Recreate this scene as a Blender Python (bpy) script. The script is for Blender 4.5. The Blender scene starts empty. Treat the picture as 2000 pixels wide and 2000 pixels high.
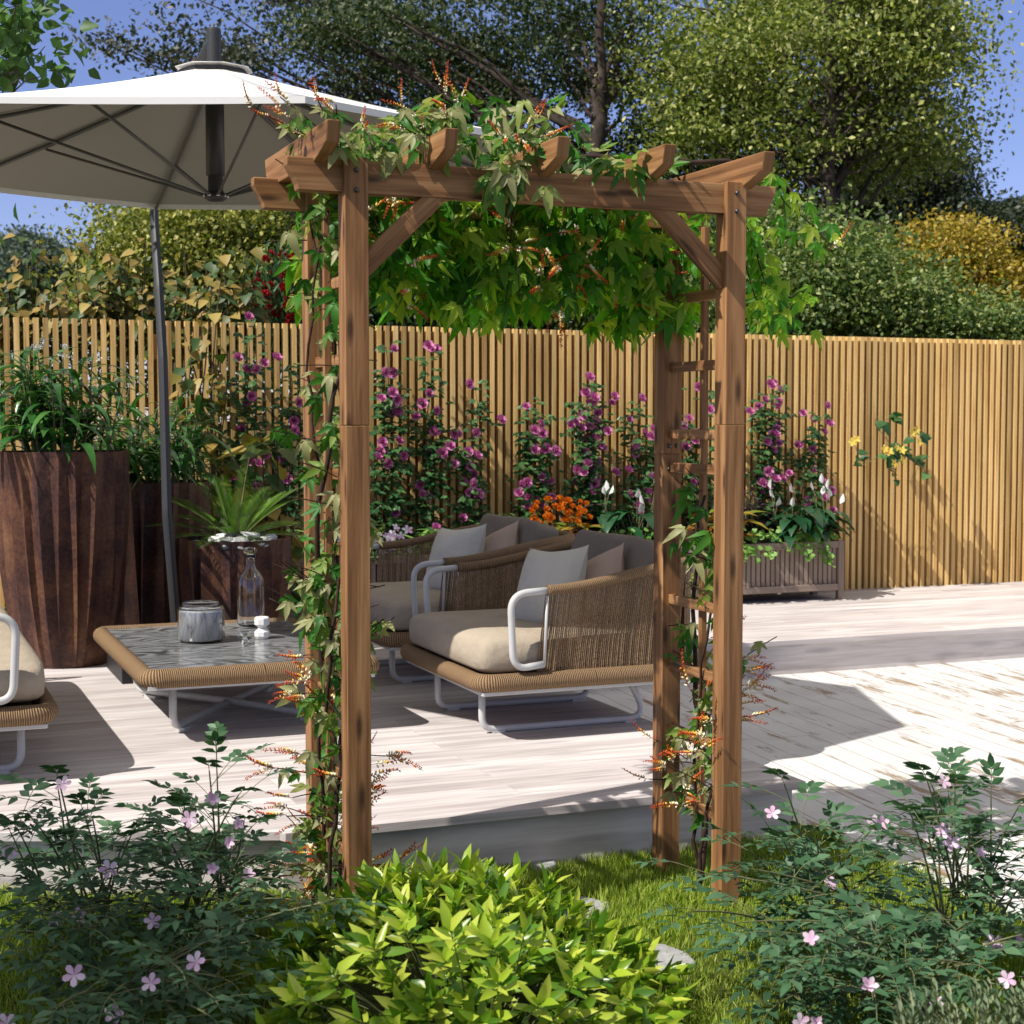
import bpy, math, random
import numpy as np
from mathutils import Vector, Matrix

# ------------------------------------------------------------------ camera, sky, sun, exposure
S = bpy.context.scene
COL = S.collection
TH, PITCH, HC, FPX = .3841, .0589, 1.3907, 3076.0
cam_d = bpy.data.cameras.new("camera"); cam_d.sensor_width = 36; cam_d.lens = 36*FPX/2000
cam_d.clip_start = .05; cam_d.clip_end = 1500
cam = bpy.data.objects.new("camera", cam_d); COL.objects.link(cam)
cam.location = (0, 0, HC); cam.rotation_euler = (math.pi/2-PITCH, 0, -TH)
S.camera = cam
cam_d.dof.use_dof = True; cam_d.dof.focus_distance = 5.2; cam_d.dof.aperture_fstop = 8
LDIR = Vector((.85, .22, -1.0)).normalized()          # the way sunlight travels
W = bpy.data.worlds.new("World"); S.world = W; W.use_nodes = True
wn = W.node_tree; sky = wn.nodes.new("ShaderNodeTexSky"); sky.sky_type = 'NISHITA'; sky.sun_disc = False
sky.sun_elevation = math.asin(-LDIR.z); sky.sun_rotation = math.atan2(-LDIR.x, -LDIR.y)
sky.ozone_density = 5.0; sky.air_density = .9; sky.dust_density = .25; sky.altitude = 100
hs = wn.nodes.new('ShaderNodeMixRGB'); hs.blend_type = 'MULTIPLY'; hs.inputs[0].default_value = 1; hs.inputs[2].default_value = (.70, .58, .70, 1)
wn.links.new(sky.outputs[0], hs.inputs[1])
# near white fill light added overhead, out of view, to brighten the shade
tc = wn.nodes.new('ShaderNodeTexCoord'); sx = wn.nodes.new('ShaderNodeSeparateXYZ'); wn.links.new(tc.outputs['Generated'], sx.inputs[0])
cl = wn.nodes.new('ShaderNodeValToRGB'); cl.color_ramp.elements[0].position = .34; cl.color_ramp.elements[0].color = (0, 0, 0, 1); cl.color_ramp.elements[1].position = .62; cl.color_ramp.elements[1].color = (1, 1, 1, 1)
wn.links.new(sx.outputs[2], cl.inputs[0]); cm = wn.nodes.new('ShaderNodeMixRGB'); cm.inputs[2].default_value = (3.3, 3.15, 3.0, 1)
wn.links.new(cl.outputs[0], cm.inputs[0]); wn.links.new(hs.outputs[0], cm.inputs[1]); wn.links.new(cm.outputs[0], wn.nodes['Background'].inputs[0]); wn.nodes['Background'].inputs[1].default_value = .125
sun_d = bpy.data.lights.new("sun", 'SUN'); sun_d.energy = 4.0; sun_d.angle = math.radians(.5); sun_d.color = (1, .955, .88)
sun = bpy.data.objects.new("sun", sun_d); COL.objects.link(sun); sun.location = (-8, -2, 10)
sun.rotation_euler = LDIR.to_track_quat('-Z', 'Y').to_euler()
S.view_settings.view_transform = 'Standard'; S.view_settings.look = 'None'
S.view_settings.exposure = .66; S.view_settings.gamma = 1

rnd = random.Random(11); G = np.random.default_rng(11)
PI = math.pi

# ------------------------------------------------------------------ pixel helper (photo 2000 px wide) for measured places
_c, _s, _cp, _sp = math.cos(TH), math.sin(TH), math.cos(PITCH), math.sin(PITCH)
def ray(px, py):
    a = (px-1000)/FPX; b = (1000-py)/FPX; Y = _cp+b*_sp; Z = -_sp+b*_cp
    return Vector((a*_c+Y*_s, -a*_s+Y*_c, Z))
def at_v(px, py, v):
    r = ray(px, py); return r*(v/r.y)+Vector((0, 0, HC))
def at_z(px, py, z):
    r = ray(px, py); return r*((z-HC)/r.z)+Vector((0, 0, HC))
def at_d(px, py, d):                       # by distance along the view
    r = ray(px, py); return r*d+Vector((0, 0, HC))
K = 2000/1932                               # measures read on the 1932 px display of the photo

# ------------------------------------------------------------------ object helpers
def link(name, me, parent=None):
    o = bpy.data.objects.new(name, me); COL.objects.link(o)
    if parent: o.parent = parent
    return o
def thing(name, label, cat, loc=(0, 0, 0), rz=0, group=None):
    o = link(name, None); o.location = loc; o.rotation_euler = (0, 0, rz); o.empty_display_size = .1
    return tag(o, label, cat, group)
def tag(o, label, cat, group=None, kind=None):
    o['label'] = label; o['category'] = cat
    if group: o['group'] = group
    if kind: o['kind'] = kind
    return o
def structure(o): o['kind'] = 'structure'; return o
def copy_part(o, parent, mat=None):
    c = o.copy(); COL.objects.link(c); c.parent = parent
    if mat is not None: c.matrix_local = mat
    return c
def copy_tree(o, parent=None):
    c = o.copy(); COL.objects.link(c)
    if parent: c.parent = parent
    for ch in o.children: copy_tree(ch, c)
    return c

class MB:
    """collects faces with uv (u runs along the grain) into one mesh"""
    def __init__(s): s.v = []; s.f = []; s.uv = []; s.sm = []
    def face(s, idx, uv, smooth=False): s.f.append(idx); s.uv.append(uv); s.sm.append(smooth)
    def box(s, c, size, rot=None, ax=None):
        hx, hy, hz = size[0]/2, size[1]/2, size[2]/2; c = Vector(c)
        if ax is None: ax = max(range(3), key=lambda i: size[i])
        o = [(ax+1) % 3, (ax+2) % 3]; ou, ov = rnd.uniform(0, 50), rnd.uniform(0, 50); b = len(s.v)
        L = [Vector((x, y, z)) for x in (-hx, hx) for y in (-hy, hy) for z in (-hz, hz)]
        for p in L: s.v.append(c+(rot @ p if rot else p))
        for q, n in (((0, 1, 3, 2), 0), ((4, 6, 7, 5), 0), ((0, 4, 5, 1), 1), ((2, 3, 7, 6), 1), ((0, 2, 6, 4), 2), ((1, 5, 7, 3), 2)):
            uv = []
            for i in q:
                p = L[i]
                if n == ax: uv.append((p[o[0]]*.3+ou, p[o[1]]+ov))
                else:
                    k = o[0] if n == o[1] else o[1]
                    uv.append((p[ax]+ou, p[k]+ov+(.13 if k == o[0] else 0)))
            s.face([b+i for i in q], uv)
    def prism(s, prof, lo, hi, M, ax=0):
        """prof: list of (a,b) outline; extruded lo..hi along third; M maps (a,b,t)->point; a is the grain"""
        b = len(s.v); n = len(prof); ou, ov = rnd.uniform(0, 50), rnd.uniform(0, 50)
        for t in (lo, hi):
            for a, c in prof: s.v.append(M(a, c, t))
        s.face([b+i for i in range(n)][::-1], [(prof[i][0]+ou, prof[i][1]+ov) for i in range(n)][::-1])
        s.face([b+n+i for i in range(n)], [(prof[i][0]+ou, prof[i][1]+ov+.2) for i in range(n)])
        for i in range(n):
            j = (i+1) % n; a0, a1 = prof[i][0], prof[j][0]
            s.face([b+i, b+j, b+n+j, b+n+i], [(a0+ou, lo+ov), (a1+ou, lo+ov), (a1+ou, hi+ov), (a0+ou, hi+ov)])
    def tube(s, path, r, n=8, closed=False, cap=True, sq=1.0):
        P = [Vector(p) for p in path]; m = len(P); b = len(s.v); L = 0; ou, ov = rnd.uniform(0, 9), rnd.uniform(0, 9)
        if callable(r): rr = [r(i/(m-1 if m > 1 else 1)) for i in range(m)]
        else: rr = [r]*m
        prev = None; us = []
        for i in range(m):
            a = P[i-1] if (i > 0 or closed) else P[i]; c = P[(i+1) % m] if (i < m-1 or closed) else P[i]
            t = (c-a).normalized() if (c-a).length > 1e-9 else Vector((0, 0, 1))
            if prev is None:
                k = Vector((0, 0, 1)) if abs(t.z) < .9 else Vector((1, 0, 0)); x = t.cross(k).normalized()
            else: x = (prev-t*prev.dot(t)).normalized()
            prev = x; y = t.cross(x)
            if i > 0: L += (P[i]-P[i-1]).length
            us.append(L)
            for j in range(n):
                an = 2*PI*j/n; s.v.append(P[i]+x*(math.cos(an)*rr[i])+y*(math.sin(an)*rr[i]*sq))
        for i in range(m if closed else m-1):
            i2 = (i+1) % m; u0 = us[i]; u1 = us[i2] if i2 else us[i]+(P[0]-P[-1]).length
            for j in range(n):
                j2 = (j+1) % n; v0, v1 = j/n*2*PI*rr[i], (j+1)/n*2*PI*rr[i]
                s.face([b+i*n+j, b+i*n+j2, b+i2*n+j2, b+i2*n+j], [(u0+ou, v0+ov), (u0+ou, v1+ov), (u1+ou, v1+ov), (u1+ou, v0+ov)], True)
        if cap and not closed:
            s.face([b+j for j in range(n)][::-1], [(0, 0)]*n); s.face([b+(m-1)*n+j for j in range(n)], [(0, 0)]*n)
    def lathe(s, prof, n=32, c=(0, 0, 0), cap0=True, cap1=False, smooth=True):
        b = len(s.v); c = Vector(c); m = len(prof)
        for r, z in prof:
            for j in range(n): s.v.append(c+Vector((r*math.cos(2*PI*j/n), r*math.sin(2*PI*j/n), z)))
        for i in range(m-1):
            for j in range(n):
                j2 = (j+1) % n
                s.face([b+i*n+j, b+i*n+j2, b+(i+1)*n+j2, b+(i+1)*n+j], [(j/n, prof[i][1]), ((j+1)/n, prof[i][1]), ((j+1)/n, prof[i+1][1]), (j/n, prof[i+1][1])], smooth)
        if cap0: s.face([b+j for j in range(n)][::-1], [(0, 0)]*n)
        if cap1: s.face([b+(m-1)*n+j for j in range(n)], [(0, 0)]*n)
    def grid(s, fn, nu, nv, smooth=True, uvs=(1, 1), wrapu=False):
        b = len(s.v)
        for i in range(nu+(0 if wrapu else 1)):
            for j in range(nv+1): s.v.append(Vector(fn(i/nu, j/nv)))
        M = nu if wrapu else nu+1
        for i in range(nu):
            for j in range(nv):
                i2 = (i+1) % M
                s.face([b+i*(nv+1)+j, b+i2*(nv+1)+j, b+i2*(nv+1)+j+1, b+i*(nv+1)+j+1],
                       [(i/nu*uvs[0], j/nv*uvs[1]), ((i+1)/nu*uvs[0], j/nv*uvs[1]), ((i+1)/nu*uvs[0], (j+1)/nv*uvs[1]), (i/nu*uvs[0], (j+1)/nv*uvs[1])], smooth)
    def mesh(s, name, mat):
        me = bpy.data.meshes.new(name); me.from_pydata([tuple(p) for p in s.v], [], s.f)
        uv = me.uv_layers.new(name="uv"); flat = [c for f in s.uv for p in f for c in p]; uv.data.foreach_set("uv", flat)
        me.polygons.foreach_set("use_smooth", s.sm); me.materials.append(mat); me.update(); return me
    def build(s, name, mat, parent=None, bevel=0, seg=2, smooth_all=False):
        o = link(name, s.mesh(name, mat), parent)
        if smooth_all:
            for p in o.data.polygons: p.use_smooth = True
        if bevel:
            m = o.modifiers.new("bevel", 'BEVEL'); m.width = bevel; m.segments = seg; m.limit_method = 'ANGLE'; m.angle_limit = .6
        return o

class Leaves:
    """many small leaf-shaped faces in one mesh"""
    def __init__(s): s.V = []; s.L = []; s.Z = []; s.n = 0
    def add(s, T, P, Y, N, sc):
        V, faces = T; V = np.asarray(V, float); P = np.atleast_2d(np.asarray(P, float)); m = len(P)
        if m == 0: return
        Y = np.broadcast_to(np.asarray(Y, float), P.shape); N = np.broadcast_to(np.asarray(N, float), P.shape)
        sc = np.broadcast_to(np.asarray(sc, float), (m,))
        Y = Y/np.maximum(np.linalg.norm(Y, axis=1, keepdims=True), 1e-9)
        X = np.cross(Y, N); X /= np.maximum(np.linalg.norm(X, axis=1, keepdims=True), 1e-9); N2 = np.cross(X, Y)
        w = P[:, None]+sc[:, None, None]*(V[None, :, 0:1]*X[:, None]+V[None, :, 1:2]*Y[:, None]+V[None, :, 2:3]*N2[:, None])
        k = len(V); lo = np.concatenate([np.array(f) for f in faces]); sz = np.array([len(f) for f in faces])
        s.V.append(w.reshape(-1, 3)); s.L.append((lo[None]+(np.arange(m)*k)[:, None]+s.n).reshape(-1)); s.Z.append(np.tile(sz, m)); s.n += m*k
    def mesh(s, name, mat):
        V = np.concatenate(s.V).astype(np.float32); L = np.concatenate(s.L).astype(np.int32); Z = np.concatenate(s.Z).astype(np.int32)
        me = bpy.data.meshes.new(name); me.vertices.add(len(V)); me.vertices.foreach_set("co", V.ravel())
        me.loops.add(len(L)); me.loops.foreach_set("vertex_index", L); me.polygons.add(len(Z))
        st = np.zeros(len(Z), np.int32); st[1:] = np.cumsum(Z)[:-1]; me.polygons.foreach_set("loop_start", st)
        try: me.polygons.foreach_set("loop_total", Z)
        except Exception: pass
        me.materials.append(mat); me.update(calc_edges=True); me.validate(); return me
    def build(s, name, mat, parent=None): return link(name, s.mesh(name, mat), parent)

def unit(n): v = G.normal(size=(n, 3)); return v/np.linalg.norm(v, axis=1, keepdims=True)
# leaf outlines: x across, y along, z out of the blade
T_RHOMB = ([(0, 0, 0), (.3, .45, .06), (0, 1, -.05), (-.3, .45, .06)], [(0, 1, 2, 3)])
T_FOLD = ([(0, 0, 0), (.27, .42, .07), (0, 1, -.1), (-.27, .42, .07), (0, .45, 0)], [(0, 1, 2, 4), (0, 4, 2, 3)])
def lance(w, bend=.15, fold=.06, a=.3, b=.66, wb=.8):
    z = lambda y: -bend*y*y
    return ([(0, 0, 0), (w, a, fold+z(a)), (w*wb, b, fold*.8+z(b)), (0, 1, z(1)), (-w*wb, b, fold*.8+z(b)), (-w, a, fold+z(a)), (0, a, z(a)), (0, b, z(b))],
            [(0, 1, 6), (1, 2, 7, 6), (2, 3, 7), (0, 6, 5), (6, 7, 4, 5), (7, 3, 4)])
def strap(w, ang0, curl, n=7, fold=.25):
    """long arching blade starting along y and bending down"""
    V = []; F = []; y = z = 0; an = ang0
    for i in range(n+1):
        t = i/n; ww = w*(.45+.9*t if t < .45 else .855*(1-((t-.45)/.55)**1.6))+.0008
        V += [(ww, y, z+ww*fold), (0, y, z), (-ww, y, z+ww*fold)]
        an -= curl/n; y += math.cos(an)/n; z += math.sin(an)/n
    for i in range(n):
        a = 3*i; F += [(a, a+3, a+4, a+1), (a+1, a+4, a+5, a+2)]
    return (V, F)
def trilobe(spread=.95, side=.72, w=.17, curl=.2):
    V = [(0, 0, 0)]; F = []
    for an, ln in ((0, 1.0), (spread, side), (-spread, side), (spread*1.9, side*.42), (-spread*1.9, side*.42)):
        b = len(V); ca, sa = math.cos(an), math.sin(an)
        for x, y, z in ((w*ln, .34*ln, .05), (w*.85*ln, .6*ln, .03-curl*.35*ln), (0, ln, -curl*ln), (-w*.85*ln, .6*ln, .03-curl*.35*ln), (-w*ln, .34*ln, .05), (0, .36*ln, -.01), (0, .62*ln, -.04-curl*.35*ln)):
            V.append((x*ca+y*sa, -x*sa+y*ca, z))
        F += [(0, b, b+5), (b, b+1, b+6, b+5), (b+1, b+2, b+6), (0, b+5, b+4), (b+5, b+6, b+3, b+4), (b+6, b+2, b+3)]
    return (V, F)
T_VINE = [trilobe(.85, .75, .17, .2), trilobe(1.0, .62, .19, .5), trilobe(.7, .8, .15, .05), trilobe(.9, .7, .16, .8), trilobe(.75, .6, .18, -.25)]
T_LANCE = [lance(.165, .2), lance(.14, .05), lance(.18, .32)]
T_LEAFLET = [lance(.24, .12, .05, .35, .65, .75), lance(.21, .3, .04, .35, .65, .75)]
T_HEART = [lance(.42, .25, .1, .25, .6, .72), lance(.36, .1, .14, .25, .6, .75)]

# ------------------------------------------------------------------ materials
class NT:
    def __init__(s, name):
        s.m = bpy.data.materials.new(name); s.m.use_nodes = True; s.t = s.m.node_tree; s.b = s.t.nodes['Principled BSDF']; s.out = s.t.nodes['Material Output']
    def n(s, typ, **k):
        x = s.t.nodes.new("ShaderNode"+typ)
        for a, v in k.items(): setattr(x, a, v)
        return x
    def l(s, a, b): s.t.links.new(a, b)
    def coord(s, kind='Object', scale=(1, 1, 1), rot=(0, 0, 0), loc=(0, 0, 0)):
        c = s.n('TexCoord'); m = s.n('Mapping'); m.inputs['Scale'].default_value = scale; m.inputs['Rotation'].default_value = rot; m.inputs['Location'].default_value = loc
        s.l(c.outputs[kind], m.inputs[0]); return m.outputs[0]
    def noise(s, vec, scale=5, detail=4, rough=.6, dist=0):
        x = s.n('TexNoise'); x.inputs['Scale'].default_value = scale; x.inputs['Detail'].default_value = detail; x.inputs['Roughness'].default_value = rough
        x.inputs['Distortion'].default_value = dist
        if vec: s.l(vec, x.inputs['Vector'])
        return x.outputs['Fac']
    def ramp(s, fac, stops):
        r = s.n('ValToRGB'); e = r.color_ramp.elements
        while len(e) > 1: e.remove(e[-1])
        e[0].position = stops[0][0]; e[0].color = (*stops[0][1], 1)
        for p, c in stops[1:]:
            x = e.new(p); x.color = (*c, 1)
        s.l(fac, r.inputs[0]); return r.outputs[0]
    def mix(s, a, b, fac, mode='MIX'):
        x = s.n('MixRGB', blend_type=mode)
        for i, q in ((0, fac), (1, a), (2, b)):
            if isinstance(q, (int, float)): x.inputs[i].default_value = q
            elif isinstance(q, tuple): x.inputs[i].default_value = (*q, 1)
            else: s.l(q, x.inputs[i])
        return x.outputs[0]
    def math(s, op, a, b=0.0):
        x = s.n('Math', operation=op)
        for i, q in ((0, a), (1, b)):
            if isinstance(q, (int, float)): x.inputs[i].default_value = q
            else: s.l(q, x.inputs[i])
        return x.outputs[0]
    def bump(s, h, st=.3, dist=.01):
        b = s.n('Bump'); b.inputs['Strength'].default_value = st; b.inputs['Distance'].default_value = dist; s.l(h, b.inputs['Height']); s.l(b.outputs[0], s.b.inputs['Normal'])
    def base(s, c, rough=.6, spec=.5, metal=0):
        if isinstance(c, tuple): s.b.inputs['Base Color'].default_value = (*c, 1)
        else: s.l(c, s.b.inputs['Base Color'])
        if isinstance(rough, float): s.b.inputs['Roughness'].default_value = rough
        else: s.l(rough, s.b.inputs['Roughness'])
        s.b.inputs['Specular IOR Level'].default_value = spec; s.b.inputs['Metallic'].default_value = metal
        return s.m
def rand_island(t): return t.n('NewGeometry').outputs['Random Per Island']

def leaf_mat(name, stops, rough=.45, trans=.3, spec=.4, tint=(1.0, 1.25, .45)):
    t = NT(name); c = t.ramp(rand_island(t), stops); t.base(c, rough, spec)
    tr = t.n('BsdfTranslucent'); t.l(t.mix(c, (*tint,), 1.0, 'MULTIPLY'), tr.inputs[0])
    mx = t.n('MixShader'); mx.inputs[0].default_value = trans; t.l(t.b.outputs[0], mx.inputs[1]); t.l(tr.outputs[0], mx.inputs[2]); t.l(mx.outputs[0], t.out.inputs[0])
    return t.m
def wood_uv(name, dark, mid, light, rough=.6, fine=70, tint=.25, knots=True, bump=.25):
    t = NT(name); v = t.coord('UV', (2.2, fine, 1)); w = t.coord('UV', (.9, 16, 1))
    g = t.noise(v, 1.0, 6, .65, .4); g2 = t.noise(w, 1.0, 3, .5, 1.2)
    f = t.math('ADD', t.math('MULTIPLY', g, .6), t.math('MULTIPLY', g2, .45))
    c = t.ramp(f, [(.33, dark), (.5, mid), (.68, light)])
    if knots:
        k = t.n('TexVoronoi', voronoi_dimensions='2D'); k.inputs['Scale'].default_value = 1; t.l(t.coord('UV', (3.2, 13, 1)), k.inputs['Vector'])
        kk = t.ramp(k.outputs['Distance'], [(.05, (1, 1, 1)), (.17, (0, 0, 0))])
        c = t.mix(c, tuple(x*.35 for x in dark), t.math('MULTIPLY', kk, .8))
    r = rand_island(t); c = t.mix(c, t.ramp(r, [(0, (1-tint, 1-tint*1.1, 1-tint*1.2)), (.5, (1, 1, 1)), (1, (1+tint*.6, 1+tint*.55, 1+tint*.5))]), 1.0, 'MULTIPLY')
    t.bump(g, bump, .004); return t.base(c, rough, .3)
def plain(name, c, rough=.5, spec=.5, metal=0, var=.0, scale=20):
    t = NT(name)
    if var:
        n = t.noise(t.coord('Object'), scale, 4); col = t.ramp(n, [(.3, tuple(x*(1-var) for x in c)), (.7, tuple(min(1, x*(1+var)) for x in c))]); return t.base(col, rough, spec, metal)
    return t.base(c, rough, spec, metal)
def fabric(name, c, scale=420, var=.1):
    t = NT(name); co = t.coord('Object'); n = t.noise(co, 9, 3); fine = t.noise(co, scale, 2, .5); weave = t.noise(t.coord('Object', (40, 220, 220)), 4, 2)
    f = t.math('ADD', t.math('MULTIPLY', n, .5), t.math('MULTIPLY', weave, .5))
    col = t.ramp(f, [(.35, tuple(x*(1-var) for x in c)), (.65, tuple(x*(1+var) for x in c))])
    t.bump(t.math('ADD', fine, t.math('MULTIPLY', n, 6.0)), .5, .005); return t.base(col, .9, .1)

M = {}
M['arbor'] = wood_uv('arbor_wood', (.060, .025, .010), (.245, .114, .043), (.43, .235, .105), .6, 55, .12)
M['slat'] = wood_uv('slat_wood', (.30, .155, .05), (.60, .385, .135), (.78, .57, .26), .6, 80, .36, False)
M['board'] = wood_uv('board_wood', (.16, .075, .025), (.24, .118, .042), (.30, .155, .06), .7, 60, .1, False)
M['planter'] = wood_uv('planter_wood', (.16, .115, .09), (.24, .18, .14), (.29, .22, .175), .65, 60, .08, False)
M['bark'] = plain('bark', (.055, .042, .034), .9, .1, 0, .5, 9)
M['stem'] = plain('stem', (.07, .055, .03), .7, .2, 0, .4, 30)
M['greenstem'] = plain('green_stem', (.16, .17, .075), .6, .3, 0, .3, 30)
M['redstem'] = plain('red_stem', (.11, .03, .022), .6, .3, 0, .3, 30)
M['vinestem'] = plain('vine_stem', (.045, .026, .018), .8, .2, 0, .4, 40)
M['alu'] = plain('painted_metal', (.50, .50, .49), .35, .5, 0, .05, 15)
M['mast'] = plain('grey_metal', (.030, .031, .033), .5, .4, 0, .15, 90)
M['rib'] = plain('rib_metal', (.085, .084, .08), .45)
M['darkpole'] = plain('black_metal', (.022, .022, .024), .45)
M['chrome'] = plain('bright_metal', (.6, .6, .6), .2, .5, 1)
M['blackbox'] = plain('black_plate', (.008, .008, .009), .5)
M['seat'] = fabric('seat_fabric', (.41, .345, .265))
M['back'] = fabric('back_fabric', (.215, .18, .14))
M['pillow'] = fabric('pillow_fabric', (.60, .57, .48), 500, .05)
M['stone_white'] = plain('white_stone', (.74, .74, .72), .55, .4, 0, .04, 10)
M['pebble_white'] = plain('pale_pebble', (.62, .62, .60), .5, .4, 0, .1, 25); M['pebble_dark'] = plain('dark_pebble', (.03, .032, .036), .4)
M['soil'] = plain('soil', (.035, .024, .017), .95, .1, 0, .5, 40)
M['bolt'] = plain('bolt_metal', (.10, .10, .105), .35, .5, .8)
M['step'] = plain('step_stone', (.30, .30, .30), .9, .2, 0, .25, 25)

def m_canopy():
    t = NT('canopy_cloth'); n = t.noise(t.coord('Object'), 300, 2); t.bump(n, .1, .002); t.base((.80, .79, .77), .85, .1)
    tr = t.n('BsdfTranslucent'); tr.inputs[0].default_value = (.5, .48, .44, 1); mx = t.n('MixShader'); mx.inputs[0].default_value = .04
    t.l(t.b.outputs[0], mx.inputs[1]); t.l(tr.outputs[0], mx.inputs[2]); t.l(mx.outputs[0], t.out.inputs[0]); return t.m
M['canopy'] = m_canopy(); M['underside_shade'] = plain('canopy_shade_grey', (.28, .268, .235), .9, .1)  # the second grey has the shade below the canopy in its colour
def m_pillow_print():
    t = NT('printed_fabric'); co = t.coord('Generated'); n = t.noise(co, 16, 5, .7, .8); d = t.n('VectorMath', operation='DISTANCE')
    d.inputs[1].default_value = (.5, .42, .5); t.l(co, d.inputs[0])
    msk = t.math('MULTIPLY', t.ramp(n, [(.46, (0, 0, 0)), (.56, (1, 1, 1))]), t.ramp(d.outputs['Value'], [(.30, (1, 1, 1)), (.44, (0, 0, 0))]))
    c = t.mix((.40, .30, .235), (.10, .095, .10), t.math('MULTIPLY', msk, .8)); t.bump(t.noise(t.coord('Object'), 400, 2), .3, .002); return t.base(c, .9, .1)
M['print'] = m_pillow_print()
def m_rope(name, c, tight=780):
    """twisted cord wound side by side; u runs along the core"""
    t = NT(name); w = t.n('TexWave', wave_type='BANDS', bands_direction='X'); w.inputs['Scale'].default_value = 1; w.inputs['Distortion'].default_value = 1.2; w.inputs['Detail'].default_value = 2
    w.inputs['Detail Scale'].default_value = 2; t.l(t.coord('UV', (tight/6.283*.35, 14, 1), (0, 0, .12)), w.inputs['Vector'])
    n = t.noise(t.coord('UV', (30, 90, 1)), 3, 3); f = t.math('ADD', t.math('MULTIPLY', w.outputs['Fac'], .6), t.math('MULTIPLY', n, .5))
    col = t.ramp(f, [(.2, tuple(x*.32 for x in c)), (.5, c), (.85, tuple(min(1, x*1.6) for x in c))]); t.bump(w.outputs['Fac'], .8, .006); return t.base(col, .75, .2)
M['rope'] = m_rope('wound_rope', (.25, .158, .083))
def m_cord():
    t = NT('cord'); n = t.noise(t.coord('UV', (160, 60, 1)), 1, 2, .5); r = rand_island(t)
    c = t.ramp(n, [(.3, (.13, .082, .046)), (.5, (.25, .165, .095)), (.72, (.42, .30, .185))]); c = t.mix(c, t.ramp(r, [(0, (.75, .75, .75)), (1, (1.15, 1.13, 1.1))]), 1.0, 'MULTIPLY'); return t.base(c, .75, .2)
M['cord'] = m_cord()
def m_deck(name, along='x', plank=.125, cols=None, rotz=0, gap=.010):
    t = NT(name)
    co = t.coord('Object', (1, 1, 1), (0, 0, rotz))
    if along == 'z': co = t.coord('Object', (1, 1, 1), (PI/2, 0, 0))
    br = t.n('TexBrick'); br.offset = .37; br.inputs['Scale'].default_value = 1; br.inputs['Brick Width'].default_value = 1.9; br.inputs['Row Height'].default_value = plank
    br.inputs['Mortar Size'].default_value = gap*.12; br.inputs['Mortar Smooth'].default_value = .3; br.inputs['Color1'].default_value = (0, 0, 0, 1); br.inputs['Color2'].default_value = (1, 1, 1, 1); br.inputs['Mortar'].default_value = (.5, .5, .5, 1)
    t.l(co, br.inputs['Vector'])
    mp = t.n('Mapping'); mp.inputs['Scale'].default_value = (1.3, 24, 24); t.l(co, mp.inputs[0])
    ad = t.n('VectorMath', operation='MULTIPLY_ADD'); ad.inputs[1].default_value = (7, 5, 3); t.l(br.outputs['Color'], ad.inputs[0]); t.l(mp.outputs[0], ad.inputs[2])
    g = t.noise(ad.outputs[0], 1.0, 7, .68, .7); mp2 = t.n('Mapping'); mp2.inputs['Scale'].default_value = (.7, 7, 7); t.l(co, mp2.inputs[0]); ad2 = t.n('VectorMath', operation='MULTIPLY_ADD'); ad2.inputs[1].default_value = (3, 9, 3); t.l(br.outputs['Color'], ad2.inputs[0]); t.l(mp2.outputs[0], ad2.inputs[2])
    g2 = t.noise(ad2.outputs[0], 1.0, 4, .6, .8)
    f = t.math('ADD', t.math('MULTIPLY', g, .5), t.math('MULTIPLY', g2, .5)); c = t.ramp(f, cols)
    k = t.n('TexVoronoi', voronoi_dimensions='2D'); k.inputs['Scale'].default_value = 1; mp3 = t.n('Mapping'); mp3.inputs['Scale'].default_value = (1.6, 9, 9); t.l(co, mp3.inputs[0]); t.l(mp3.outputs[0], k.inputs['Vector'])
    c = t.mix(c, (.36, .33, .34), t.math('MULTIPLY', t.ramp(k.outputs['Distance'], [(.06, (1, 1, 1)), (.2, (0, 0, 0))]), .55))
    c = t.mix(c, t.ramp(br.outputs['Color'], [(0, (.93, .90, .90)), (1, (1.05, 1.05, 1.05))]), 1.0, 'MULTIPLY')
    c = t.mix(c, (.30, .27, .26), t.math('MULTIPLY', br.outputs['Fac'], .55)); t.bump(g, .12, .003); return t.base(c, .55, .3)
M['deck'] = m_deck('deck_boards', cols=[(.34, (.33, .29, .28)), (.46, (.50, .455, .44)), (.56, (.62, .585, .57)), (.68, (.72, .70, .69))])
M['deckface'] = m_deck('deck_face', along='z', plank=.4, gap=0, cols=[(.34, (.40, .365, .335)), (.48, (.60, .56, .52)), (.62, (.76, .725, .69))])
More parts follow.
